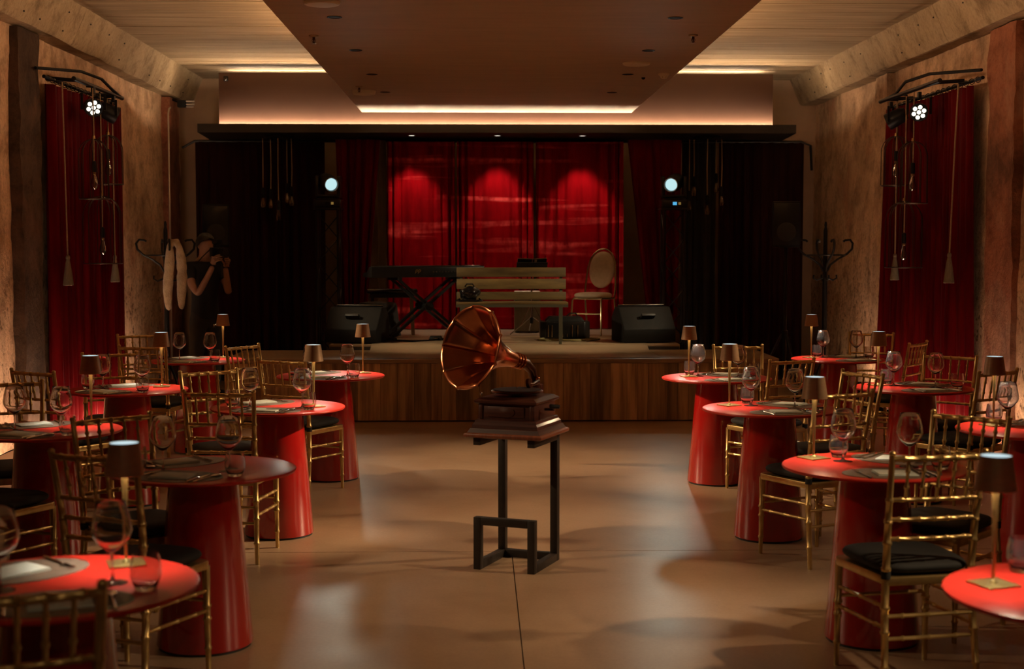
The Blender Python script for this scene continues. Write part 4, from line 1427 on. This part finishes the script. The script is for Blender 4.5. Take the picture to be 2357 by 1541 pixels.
# hands with five fingers, curled round the camera
def hand(c, sgn):
    c = Vector(c)
    V_ = [c + Vector((0, 0.02, -0.03)), c + Vector((0, -0.015, 0.03)), c + Vector((0, -0.03, 0.075))]
    Ed = [(0, 1), (1, 2)]
    Rr = [(0.026, 0.030), (0.030, 0.036), (0.022, 0.034)]
    for k in range(4):
        zz = 0.085 - 0.020 * k
        L = (0.075, 0.084, 0.080, 0.064)[k]
        b0 = c + Vector((-sgn * 0.004, -0.035, zz - 0.012))
        b1 = b0 + Vector((-sgn * 0.012, -0.5 * L, 0.012))
        b2 = b1 + Vector((-sgn * 0.40 * L, -0.18 * L, 0.004))
        b3 = b2 + Vector((-sgn * 0.30 * L, 0.12 * L, 0.0))
        i = len(V_)
        V_ += [b0, b1, b2, b3]
        Ed += [(2 if k < 2 else 1, i), (i, i + 1), (i + 1, i + 2), (i + 2, i + 3)]
        Rr += [0.0095, 0.009, 0.0085, 0.0075]
    i = len(V_)
    t0 = c + Vector((-sgn * 0.024, 0.0, 0.01))
    V_ += [t0, t0 + Vector((-sgn * 0.030, -0.01, 0.03)), t0 + Vector((-sgn * 0.05, -0.015, 0.055))]
    Ed += [(0, i), (i, i + 1), (i + 1, i + 2)]
    Rr += [0.012, 0.011, 0.009]
    skin_body('hand', [tuple(v) for v in V_], Ed, Rr, 'skin', pe, 0, 1)


hand((0.065, -0.365, 1.47), 1)
hand((-0.085, -0.345, 1.49), -1)
# the camera held up to the eye
cm = tag(empty('photo_camera', (PXX, PYY, 0), R(40)), 'black camera with long lens held up by the photographer', 'camera')
MB().box((-0.01, -0.30, 1.605), (0.15, 0.08, 0.105)).build('body', 'matte_black', cm, bevel=0.012)
MB().box((-0.01, -0.30, 1.672), (0.06, 0.07, 0.04)).build('viewfinder_hump', 'matte_black', cm, bevel=0.010)
MB().lathe([(0.042, 0.0), (0.042, 0.05), (0.046, 0.055), (0.046, 0.12), (0.052, 0.13), (0.052, 0.165), (0.045, 0.165), (0.043, 0.15), (0.0001, 0.149)], 24, (-0.01, -0.335, 1.60), Matrix.Rotation(R(90), 3, 'X')).build('lens_barrel', 'satin_black', cm)
MB().box((-0.01, -0.30, 1.72), (0.07, 0.10, 0.05)).build('flash_unit', 'matte_black', cm, bevel=0.008)
MB().tube([(-0.085, -0.29, 1.64), (-0.14, -0.20, 1.55), (-0.12, -0.05, 1.48), (0.0, 0.09, 1.52), (0.12, -0.05, 1.48), (0.13, -0.2, 1.55), (0.065, -0.29, 1.64)], 0.007, 6).build('neck_strap', 'matte_black', cm)

# ------------------------------------------------------------------ gramophone on its stand
GA = R(-23)
GX, GY = 0.198, 7.43
gs = tag(empty('gramophone_stand', (GX, GY, 0), GA), 'tall open black steel stand carrying the gramophone in the aisle', 'stand')
T = 0.040
hw, hd, ht = 0.150, 0.170, 0.692
for sx in (-1, 1):
    MB().bar((sx * hw, -hd + T / 2, T / 2), (sx * hw, hd - T / 2, T / 2), T).build('floor_rail', 'stand_steel', gs, bevel=0.002)
    MB().bar((sx * hw, hd, 0), (sx * hw, hd, ht), T).build('rear_post', 'stand_steel', gs, bevel=0.002)
    MB().bar((sx * hw, -hd, 0), (sx * hw, -hd, 0.275), T).build('front_post', 'stand_steel', gs, bevel=0.002)
    MB().bar((sx * hw, -hd - 0.02, ht - T / 2), (sx * hw, hd - T / 2, ht - T / 2), T).build('top_arm', 'stand_steel', gs, bevel=0.002)
MB().bar((-hw + T / 2, hd, T / 2), (hw - T / 2, hd, T / 2), T).build('rear_rail', 'stand_steel', gs, bevel=0.002)
MB().bar((-hw + T / 2, -hd, 0.275 - T / 2), (hw - T / 2, -hd, 0.275 - T / 2), T).build('front_rail', 'stand_steel', gs, bevel=0.002)

gr = tag(empty('gramophone', (GX, GY, ht), GA), 'antique gramophone with copper petal horn on a mahogany case', 'gramophone')


def sq(g, prof):
    """square lathe: stack of square rings"""
    vs_, fs = [], []
    for (h_, z) in prof:
        vs_ += [(-h_, -h_, z), (h_, -h_, z), (h_, h_, z), (-h_, h_, z)]
    for i in range(len(prof) - 1):
        for j in range(4):
            fs.append((i * 4 + j, i * 4 + (j + 1) % 4, (i + 1) * 4 + (j + 1) % 4, (i + 1) * 4 + j))
    fs.append((3, 2, 1, 0))
    n = (len(prof) - 1) * 4
    fs.append((n, n + 1, n + 2, n + 3))
    return g.add(vs_, fs)


sq(MB(), [(0.205, 0.0), (0.215, 0.006), (0.215, 0.020), (0.205, 0.026)]).build('plinth', 'mahogany_light', gr, bevel=0.002)
sq(MB(), [(0.200, 0.026), (0.192, 0.040), (0.188, 0.048), (0.182, 0.050), (0.180, 0.066), (0.170, 0.078), (0.168, 0.09), (0.160, 0.094)]).build('base_moulding', 'mahogany', gr, smooth=False)
sq(MB(), [(0.156, 0.090), (0.154, 0.176)]).build('case', 'mahogany', gr, bevel=0.002)
sq(MB(), [(0.158, 0.172), (0.172, 0.180), (0.174, 0.190), (0.150, 0.205), (0.140, 0.208)]).build('lid_moulding', 'mahogany', gr, smooth=False)
for sx in (-1, 1):
    MB().box((sx * 0.140, -0.150, 0.135), (0.022, 0.022, 0.085)).build('corner_column', 'mahogany', gr, bevel=0.006)
g = MB().box((0, -0.157, 0.135), (0.20, 0.006, 0.055))
g.build('front_panel', 'mahogany', gr, bevel=0.002)
MB().lathe([(0.02, 0), (0.028, 0.003), (0.015, 0.006), (0.006, 0.009)], 10, (0, -0.160, 0.135), Matrix.Rotation(R(90), 3, 'X') @ Matrix.Diagonal((1.8, 1.0, 1.0)).to_3x3()).build('carved_emblem', 'mahogany', gr)
MB().lathe([(0.03, 0.208), (0.03, 0.222), (0.132, 0.224), (0.136, 0.228), (0.136, 0.233), (0.132, 0.236), (0.0001, 0.237)], 36).build('turntable', 'bronze_dark', gr)
MB().lathe([(0.126, 0.2365), (0.126, 0.2395), (0.0001, 0.240)], 36).build('record', 'record_felt', gr)
MB().lathe([(0.004, 0.24), (0.004, 0.252), (0.0001, 0.253)], 8).build('spindle', 'steel', gr)
MB().sphere((-0.155, -0.12, 0.222), 0.008, 8, 6).tube([(-0.15, -0.12, 0.205), (-0.155, -0.12, 0.222)], 0.003, 6).build('brake_lever', 'steel', gr)
g = MB().tube([(0.155, 0.0, 0.14), (0.20, 0.0, 0.14), (0.205, 0.0, 0.14), (0.215, -0.02, 0.150), (0.215, -0.07, 0.165)], 0.007, 8)
g.build('crank', 'bronze_dark', gr)
MB().tube([(0.21, -0.07, 0.165), (0.262, -0.07, 0.165)], [0.012, 0.010], 10).build('crank_handle', 'plinth_black', gr)


def to_local(p):
    q = Vector(p) - Vector((GX, GY, ht))
    return Matrix.Rotation(-GA, 3, 'Z') @ q


# back bracket and elbow (world points turned into the case's frame)
el = [(0.305, 7.700, 0.885), (0.300, 7.690, 0.955), (0.283, 7.672, 1.010), (0.252, 7.640, 1.045), (0.215, 7.605, 1.063)]
MB().tube([to_local(p) for p in el], [0.022, 0.022, 0.025, 0.029, 0.032], 14).build('elbow', 'bronze_dark', gr)
MB().lathe([(0.032, 0), (0.032, 0.012), (0.022, 0.02), (0.020, 0.05)], 14, to_local((0.308, 7.70, 0.885))).build('elbow_base', 'bronze_dark', gr)
b0 = to_local((0.308, 7.70, 0.90))
MB().box(b0 + Vector((0.0, 0.03, -0.01)), (0.05, 0.05, 0.08)).build('bracket', 'bronze_dark', gr, bevel=0.008)
MB().sphere(to_local((0.315, 7.66, 0.965)), 0.012, 10, 8).build('thumb_screw', 'copper', gr)
MB().tube([to_local((0.30, 7.69, 0.93)), to_local((0.315, 7.60, 0.955)), to_local((0.28, 7.53, 0.945)), to_local((0.262, 7.50, 0.95))], [0.014, 0.012, 0.010, 0.012], 10).build('tone_arm', 'bronze_dark', gr)
sb = to_local((0.262, 7.495, 0.955))
MB().lathe([(0.026, -0.008), (0.028, 0), (0.026, 0.008)], 18, sb, Matrix.Rotation(R(80), 3, 'Y')).build('sound_box', 'bronze_dark', gr)
# horn: petal funnel from neck to mouth
neck, mouth = Vector(to_local((0.225, 7.615, 1.060))), Vector(to_local((-0.035, 7.385, 1.152)))
ax = (mouth - neck)
L = ax.length
axn = ax.normalized()
xx_ = axn.cross(Vector((0, 0, 1))).normalized()
yy_ = xx_.cross(axn)
NP = 9


def horn_r(t):
    return 0.030 + 0.165 * (0.22 * t + 0.78 * t ** 2.7)


def horn_fn(thick):
    def fn(u, v):
        a = u * 2 * PI
        if v <= 0.86:
            t = v / 0.86
            r = horn_r(t)
            along = t * L
        else:
            t = (v - 0.86) / 0.14
            r = horn_r(1.0) + 0.036 * math.sin(t * PI * 0.5)
            along = L + 0.026 * math.sin(t * PI * 0.75) - 0.012 * t
        seg = (u * NP) % 1.0
        tt = min(1.0, v / 0.86)
        # flat petals with raised seams
        petal = math.cos(PI / NP) / math.cos((seg - 0.5) * 2 * PI / NP)
        r *= 1 + (petal - 1) * (0.9 * tt) + 0.035 * tt * math.exp(-((min(seg, 1 - seg)) / 0.05) ** 2)
        if v > 0.86:
            lip = abs(math.sin(PI * seg)) ** 0.7
            r += 0.016 * (lip - 0.55) * (v - 0.86) / 0.14
            along += 0.012 * lip * (v - 0.86) / 0.14
        r += thick
        p = neck + axn * along + xx_ * (r * math.cos(a)) + yy_ * (r * math.sin(a))
        return tuple(p)
    return fn


hn = MB().grid(horn_fn(0.0), NP * 12, 34).build('horn', 'copper', gr, angle=50)
sd = hn.modifiers.new('thick', 'SOLIDIFY')
sd.thickness = 0.003
sd.offset = -1
for k, (s0, rr) in enumerate(((0.0, 0.036), (0.022, 0.037), (0.044, 0.038))):
    c = neck + axn * s0
    MB().tube([c + xx_ * (rr * math.cos(a)) + yy_ * (rr * math.sin(a)) for a in [2 * PI * j / 20 for j in range(20)]], 0.0065, 8, closed=True).build('collar_ring', 'copper', gr)

# ------------------------------------------------------------------ tables, chairs and settings
TABLES = {
    # key: (x, y, lamp or None, lamp turn, phrase)
    'L1': (-1.17, 3.91, (0.13, 0.25), 20, 'the left aisle table nearest the camera'),
    'L2': (-1.16, 5.95, None, 0, 'the unlit dark left table'),
    'L3': (-2.21, 7.23, (0.18, 0.22), 10, 'the left wall table nearest the camera'),
    'L4': (-2.29, 9.27, (0.19, 0.15), 8, 'the middle left wall table'),
    'L5': (-2.30, 11.61, (0.17, 0.24), 12, 'the left wall table before the photographer'),
    'L6': (-1.17, 8.25, (0.21, -0.02), 30, 'the third left aisle table'),
    'L7': (-1.07, 10.23, (0.22, 0.15), 15, 'the left aisle table by the stage'),
    'R1': (1.65, 3.75, (-0.23, 0.10), 18, 'the right aisle table nearest the camera'),
    'R2': (1.68, 5.97, (-0.21, 0.21), 28, 'the second right aisle table'),
    'R3': (2.83, 7.15, (-0.16, 0.14), 20, 'the right wall table nearest the camera'),
    'R4': (1.67, 8.10, (-0.21, 0.14), 25, 'the third right aisle table'),
    'R5': (1.68, 10.00, (-0.19, 0.05), 10, 'the right aisle table by the stage'),
    'R6': (2.86, 9.27, (-0.20, 0.13), 15, 'the middle right wall table'),
    'R7': (2.96, 11.62, (-0.21, 0.08), 15, 'the farthest right wall table'),
}
TH = 0.75
# table prototype
tb = empty('round_table')
MB().lathe([(0.372, TH - 0.016), (0.384, TH - 0.013), (0.3875, TH - 0.007), (0.386, TH - 0.002), (0.381, TH), (0.2, TH), (0.0001, TH)], 64).build('table_top', 'red_top', tb)
MB().lathe([(0.198, 0.012), (0.200, 0.016), (0.142, TH - 0.016)], 48).build('pedestal', 'red_lacquer', tb)
MB().lathe([(0.192, 0.0), (0.192, 0.014)], 48).build('plinth', 'plinth_black', tb)
snap_table = snapshot(tb)

# lamp prototype
lp = empty('table_lamp')
MB().box((0, 0, 0.003), (0.105, 0.105, 0.006)).build('base', 'lamp_brass', lp, bevel=0.0015)
MB().lathe([(0.012, 0.006), (0.011, 0.010), (0.0045, 0.016), (0.0050, 0.06), (0.0068, 0.16), (0.0090, 0.235), (0.0105, 0.270), (0.0105, 0.283)], 16).build('stem', 'lamp_brass', lp)
MB().shell([(0.0560, 0.265), (0.0570, 0.266), (0.0435, 0.360), (0.0420, 0.361), (0.0550, 0.268), (0.0560, 0.265)], 36).build('shade', 'lamp_bronze', lp)
MB().lathe([(0.0430, 0.344), (0.0423, 0.352)], 28).build('inner_plate', 'lamp_bronze', lp)
MB().lathe([(0.0417, 0.3525), (0.0410, 0.3595), (0.030, 0.3605), (0.0001, 0.361)], 28).build('top_diffuser', 'lamp_diffuser', lp)
MB().shell([(0.012, 0.340), (0.032, 0.340), (0.032, 0.3435), (0.012, 0.3435)], 20).build('led_module', 'lamp_led', lp)
for k in range(3):
    a = k * 2 * PI / 3
    MB().tube([(0.0085 * math.cos(a), 0.0085 * math.sin(a), 0.280), (0.036 * math.cos(a), 0.036 * math.sin(a), 0.3435)], 0.0016, 6).build('shade_strut', 'lamp_brass', lp)
ld = bpy.data.lights.new('table_lamp_light', 'POINT')
ld.shadow_soft_size = 0.018
ld.energy = 4.6
ld.color = (1.0, 0.86, 0.66)
lo = bpy.data.objects.new('table_lamp_light', ld)
COL.objects.link(lo)
lo.location = (0, 0.0, 0.315)
lo.parent = lp
snap_lamp = snapshot(lp)

# chair prototype: faces +y, back at -y


def bamboo(pts, r, nodes, n=8, swell=1.28):
    """tube through pts with turned rings at the given fractions of its length"""
    P = [Vector(p) for p in pts]
    seg = [(b - a).length for a, b in zip(P[:-1], P[1:])]
    tot = sum(seg)

    def at(s_):
        d = s_ * tot
        for i, L_ in enumerate(seg):
            if d <= L_ or i == len(seg) - 1:
                return P[i].lerp(P[i + 1], min(1, d / L_))
            d -= L_
    rr = r if callable(r) else (lambda s_: r)
    w = 0.006 / tot
    ss = {0.0: 1.0, 1.0: 1.0}
    acc = 0
    for L_ in seg[:-1]:
        acc += L_
        ss[acc / tot] = 1.0
    for q in nodes:
        for d, k in ((-w * 1.5, 1.0), (-w * 0.6, swell), (w * 0.6, swell), (w * 1.5, 1.0)):
            ss[min(1, max(0, q + d))] = k
    ks_ = sorted(ss)
    return MB().tube([at(q) for q in ks_], [rr(q) * ss[q] for q in ks_], n)


ch = empty('chiavari_chair')
SH = 0.435
for sx in (-1, 1):
    pts = [(sx * 0.190, -0.235, 0.0), (sx * 0.178, -0.200, 0.30), (sx * 0.172, -0.190, SH), (sx * 0.176, -0.212, 0.66), (sx * 0.186, -0.258, 0.915)]
    bamboo(pts, lambda s_: 0.0120 + 0.0035 * math.sin(PI * min(1, s_ * 1.15)), (0.12, 0.26, 0.36, 0.52, 0.63, 0.72, 0.81)).build('rear_leg', 'gold', ch)
    MB().sphere((sx * 0.1865, -0.259, 0.922), 0.0135, 10, 6, (1, 1, 0.8)).build('finial', 'gold', ch)
    MB().shell([(0.0178, 0.44), (0.0182, 0.445), (0.0182, 0.465), (0.0178, 0.470)], 12, (sx * 0.1725, -0.1925, 0)).build('cushion_tie', 'cushion_black', ch)
    bamboo([(sx * 0.192, 0.192, 0.0), (sx * 0.188, 0.186, SH - 0.01)], lambda s_: 0.0105 + 0.0065 * s_, (0.22, 0.50, 0.62)).build('front_leg', 'gold', ch)
    for zz in (0.325, 0.245):
        bamboo([(sx * 0.190, 0.189, zz), (sx * 0.179, -0.205, zz + 0.01)], 0.0078, (0.2, 0.5, 0.8)).build('side_stretcher', 'gold', ch)
for yy, xx, zz in ((0.189, 0.19, 0.285), (-0.206, 0.18, 0.30), (-0.210, 0.18, 0.215)):
    bamboo([(-xx, yy, zz), (xx, yy, zz)], 0.0078, (0.2, 0.5, 0.8)).build('stretcher', 'gold', ch)
# seat frame, cushion
seat_poly = [(-0.176, -0.205), (0.176, -0.205)]
for (cx_, cy_, a0) in ((0.165, 0.165, 0), (-0.165, 0.165, 90)):
    for k in range(6):
        a = R(a0 + k * 18)
        seat_poly.append((cx_ + 0.042 * math.cos(a), cy_ + 0.042 * math.sin(a)))
MB().prism(seat_poly, SH - 0.022, SH + 0.012).build('seat_frame', 'gold', ch, bevel=0.006)


def cush(u, v):
    a, b = u * 2 * PI, (v - 0.5) * PI
    e = 2 / 4.6
    ca, sa = math.cos(a), math.sin(a)
    k = max(0.0, math.cos(b)) ** 0.30
    y_ = math.copysign(abs(sa) ** e, sa) * 0.205
    x_ = math.copysign(abs(ca) ** e, ca) * (0.196 + 0.05 * y_)
    z_ = math.sin(b) * 0.028
    if b > 0:
        z_ += 0.010 * (1 - (x_ / 0.21) ** 2) * (1 - (y_ / 0.21) ** 2) * k * math.sin(b)
    return (x_ * k, y_ * k, SH + 0.040 + z_)


MB().grid(cush, 40, 14).build('cushion', 'cushion_black', ch, angle=180)


def post_at(z):
    """x and y of the rear post at height z"""
    if z < 0.66:
        t_ = (z - SH) / (0.66 - SH)
        return 0.172 + 0.004 * t_, -0.190 - 0.022 * t_
    t_ = (z - 0.66) / (0.915 - 0.66)
    return 0.176 + 0.010 * t_, -0.212 - 0.046 * t_


for zz, r_, nm in ((0.902, 0.0115, 'top_rail'), (0.745, 0.0085, 'back_rail'), (0.668, 0.0085, 'back_rail'), (0.593, 0.0085, 'back_rail')):
    px, py = post_at(zz)
    bamboo([(-px, py, zz), (-px * 0.5, py - 0.012, zz), (0, py - 0.016, zz), (px * 0.5, py - 0.012, zz), (px, py, zz)], r_, (0.12, 0.34, 0.5, 0.66, 0.88)).build(nm, 'gold', ch)
for k in range(5):
    q = -1 + 2 * (k + 1) / 6
    (xa, ya), (xb_, yb_) = post_at(0.745), post_at(0.902)
    bow = 0.015 * (1 - q * q)
    bamboo([(q * xa, ya - bow, 0.745), (q * xb_, yb_ - bow, 0.902)], 0.0065, (0.3, 0.7), 7, 1.5).build('spindle', 'gold', ch)
snap_chair = snapshot(ch)

# seats: (table, near/far, back-rail midpoint x, y, angle of the rail's left->right direction in degrees, side the sitter faces)
SEATS = [
    ('L1', 'near', -1.03, 3.14, 22), ('L2', 'near', -1.42, 5.23, -22), ('L2', 'far', -1.645, 6.38, 41 + 180), ('L3', 'far', -2.64, 7.99, 24 + 180),
    ('L3', 'near', -2.42, 6.55, -24), ('L4', 'near', -2.72, 8.70, -32), ('L4', 'far', -2.62, 10.12, 20 + 180), ('L5', 'near', -2.55, 10.80, -12), ('L5', 'far', -2.90, 12.20, 24 + 180),
    ('L6', 'near', -1.365, 7.45, -6), ('L6', 'far', -1.65, 8.69, 36 + 180), ('L7', 'near', -1.32, 9.50, -26), ('L7', 'far', -1.80, 10.84, 58 + 180),
    ('R2', 'near', 1.70, 5.19, 10), ('R2', 'far', 2.215, 6.335, -48 + 180), ('R4', 'near', 1.90, 7.34, 25), ('R4', 'far', 2.30, 8.47, -66 + 180),
    ('R5', 'near', 2.09, 9.44, 27), ('R5', 'far', 1.97, 10.77, 0 + 180), ('R6', 'near', 3.16, 8.57, 34), ('R6', 'far', 3.27, 9.78, -40 + 180),
    ('R7', 'near', 3.44, 11.06, 52), ('R7', 'far', 3.41, 12.28, -24 + 180),
]
first = True
for (tk, which, mx, my, a) in SEATS:
    rz = R(a)
    # chair faces local +y; its back rail sits at local y = -0.258
    fx, fy = -math.sin(rz), math.cos(rz)
    loc = (mx + fx * 0.255, my + fy * 0.255, 0)
    c = stamp(snap_chair, loc, rz, first)
    first = False
    tag(c, 'gold chair with black cushion, %s side of %s' % (which, TABLES[tk][4]), 'chair', 'gold chairs at the round tables')

# wine glass prototype
wg = empty('wine_glass')
bowl = [(0.0001, 0.086), (0.0050, 0.0865), (0.014, 0.090), (0.034, 0.108), (0.050, 0.128), (0.0555, 0.147), (0.0525, 0.172), (0.0455, 0.202), (0.0405, 0.228),
        (0.0394, 0.2285), (0.0440, 0.202), (0.0510, 0.172), (0.0540, 0.147), (0.0485, 0.129), (0.033, 0.1105), (0.012, 0.0935), (0.0001, 0.092)]
MB().shell(bowl, 28).build('bowl', 'clear_glass', wg, angle=55)
MB().lathe([(0.0105, 0.006), (0.0052, 0.014), (0.0040, 0.035), (0.0040, 0.070), (0.0056, 0.088)], 12).build('stem', 'clear_glass', wg)
MB().lathe([(0.041, 0.0), (0.0415, 0.0015), (0.025, 0.0035), (0.0105, 0.0065)], 28).build('foot', 'clear_glass', wg)
snap_wine = snapshot(wg)
# tumbler prototype
tu = MB().shell([(0.0001, 0.0), (0.026, 0.0), (0.029, 0.003), (0.031, 0.010), (0.036, 0.020), (0.0425, 0.042), (0.0415, 0.065), (0.0365, 0.098), (0.0353, 0.0983), (0.0402, 0.065), (0.0412, 0.042), (0.035, 0.022), (0.028, 0.013), (0.0001, 0.012)], 28).build('water_glass', 'clear_glass', angle=55)
snap_tumb = snapshot(tu)
# placemat, napkin
pm_ = MB().prism([(0.205 * math.cos(2 * PI * k / 48), 0.140 * math.sin(2 * PI * k / 48)) for k in range(48)], 0.0, 0.0022).build('placemat', 'placemat', None)
snap_mat = snapshot(pm_)
nk = empty('napkin')
MB().box((0, 0, 0.002), (0.165, 0.125, 0.004)).build('lower_fold', 'napkin', nk, bevel=0.0014)
MB().box((0.001, 0.001, 0.0058), (0.160, 0.121, 0.0036), Matrix.Rotation(R(1.2), 3, 'Y')).build('upper_fold', 'napkin', nk, bevel=0.0014)
snap_nap = snapshot(nk)
# cutlery prototypes, lying along y, handle towards -y
kn = empty('knife')
MB().box((0, 0.055, 0.0025), (0.017, 0.105, 0.0016)).build('blade', 'steel', kn, bevel=0.0006)
MB().tube([(0, -0.105, 0.0042), (0, -0.08, 0.0045), (0, 0.0, 0.004), (0, 0.008, 0.003)], [0.0042, 0.0058, 0.0045, 0.0028], 8).build('handle', 'steel', kn)
snap_knife = snapshot(kn)
fk = empty('fork')
MB().tube([(0, -0.10, 0.003), (0, -0.07, 0.0042), (0, 0.02, 0.0045), (0, 0.035, 0.0045)], [0.004, 0.0052, 0.0028, 0.004], 8).box((0, 0.045, 0.004), (0.021, 0.024, 0.002)).build('handle', 'steel', fk)
g = MB()
for k in range(4):
    xx = -0.0084 + 0.0056 * k
    g.bar((xx, 0.055, 0.0042), (xx, 0.102, 0.0055), 0.0026, 0.0016)
g.build('tines', 'steel', fk)
snap_fork = snapshot(fk)
sp_ = empty('dessert_spoon')
MB().tube([(0, -0.10, 0.003), (0, -0.07, 0.0042), (0, 0.03, 0.0045), (0, 0.05, 0.0045)], [0.004, 0.0052, 0.0028, 0.0036], 8).build('handle', 'steel', sp_)
MB().sphere((0, 0.072, 0.0052), 0.030, 14, 8, (0.62, 0.95, 0.13)).build('spoon_bowl', 'steel', sp_)
snap_spoon = snapshot(sp_)

# which way each setting's sitter sits from the table centre (unit vectors)
DIRS = {
    'L1': ((0.25, -0.97), (-0.70, 0.71)), 'L2': ((-0.34, -0.94), (-0.62, 0.78)), 'L3': ((-0.35, -0.94), (-0.50, 0.87)),
    'L4': ((-0.50, -0.87), (-0.35, 0.94)), 'L5': ((-0.32, -0.95), (-0.60, 0.80)), 'L6': ((-0.20, -0.98), (-0.55, 0.83)), 'L7': ((-0.30, -0.95), (-0.60, 0.80)),
    'R1': ((0.30, -0.95), (0.70, 0.71)), 'R2': ((0.06, -1.0), (0.66, 0.75)), 'R3': ((0.25, -0.97), (0.60, 0.80)),
    'R4': ((0.20, -0.98), (0.66, 0.75)), 'R5': ((0.35, -0.94), (0.45, 0.89)), 'R6': ((0.25, -0.97), (0.60, 0.80)), 'R7': ((0.50, -0.87), (0.55, 0.83)),
}
random.seed(5)
used = {}


def in_frame(p, m=0.09):
    q = cam.rotation_euler.to_matrix().transposed() @ (Vector(p) - cam.location)
    return abs(3274.0 * q.x / -q.z) < 1178.5 + 3274.0 * m / -q.z and abs(3274.0 * q.y / -q.z) < 770.5 + 3274.0 * m / -q.z



def put(snap, loc, rz):
    f = not used.get(id(snap[0][0]), False)
    used[id(snap[0][0])] = True
    return stamp(snap, loc, rz, f)


for tk, (tx, ty, lamp, turn, ph) in TABLES.items():
    o = put(snap_table, (tx, ty, 0), random.uniform(0, 6))
    tag(o, 'round red table on a lacquered cone pedestal, ' + ph, 'table', 'round red tables')
    if lamp:
        o = put(snap_lamp, (tx + lamp[0], ty + lamp[1], TH), R(turn))
        tag(o, 'small lit bronze cordless lamp on ' + ph, 'table lamp', 'cordless table lamps')
    for which, (ux, uy) in zip(('near', 'far'), DIRS[tk]):
        n_ = math.hypot(ux, uy)
        ux, uy = ux / n_, uy / n_
        # sitter's right-hand direction
        fx, fy = -ux, -uy
        sx_, sy_ = fy, -fx
        rz = math.atan2(fy, fx) - PI / 2  # local +y looks away from the sitter

        def P(r_, s_, z=TH):
            return (tx + ux * r_ + sx_ * s_, ty + uy * r_ + sy_ * s_, z)
        side = 'at the %s seat of %s' % (which, ph)
        j = lambda a: random.uniform(-a, a)
        for (snap, r_, s_, z_, tw, text, cat, grp, m) in (
                (snap_mat, 0.215, 0.0, TH, j(0.06), 'brown oval placemat', 'placemat', 'oval placemats', 0.15),
                (snap_nap, 0.225 + j(0.012), 0.005 + j(0.012), TH + 0.0022, j(0.20), 'folded pale napkin', 'napkin', 'folded napkins', 0.06),
                (snap_knife, 0.235, 0.118 + j(0.006), TH + 0.0022, j(0.08), 'table knife', 'knife', 'table knives', 0.06),
                (snap_spoon, 0.235, 0.150 + j(0.006), TH + 0.0022, j(0.08), 'dessert spoon', 'spoon', 'dessert spoons', 0.06),
                (snap_fork, 0.235, -0.125 + j(0.008), TH + 0.0022, j(0.08), 'table fork', 'fork', 'table forks', 0.06),
                (snap_wine, 0.035 + j(0.015), 0.150 + j(0.015), TH, j(3), 'empty large wine glass', 'wine glass', 'wine glasses', 0.04),
                (snap_tumb, 0.125 + j(0.015), 0.235 + j(0.01), TH, j(3), 'empty water tumbler', 'glass', 'water tumblers', 0.03)):
            p = P(r_, s_, z_)
            if in_frame(p, m) or in_frame((p[0], p[1], p[2] + (0.2 if snap is snap_wine else 0.0)), m):
                o = put(snap, p, rz + tw)
                tag(o, text + ' ' + side, cat, grp)
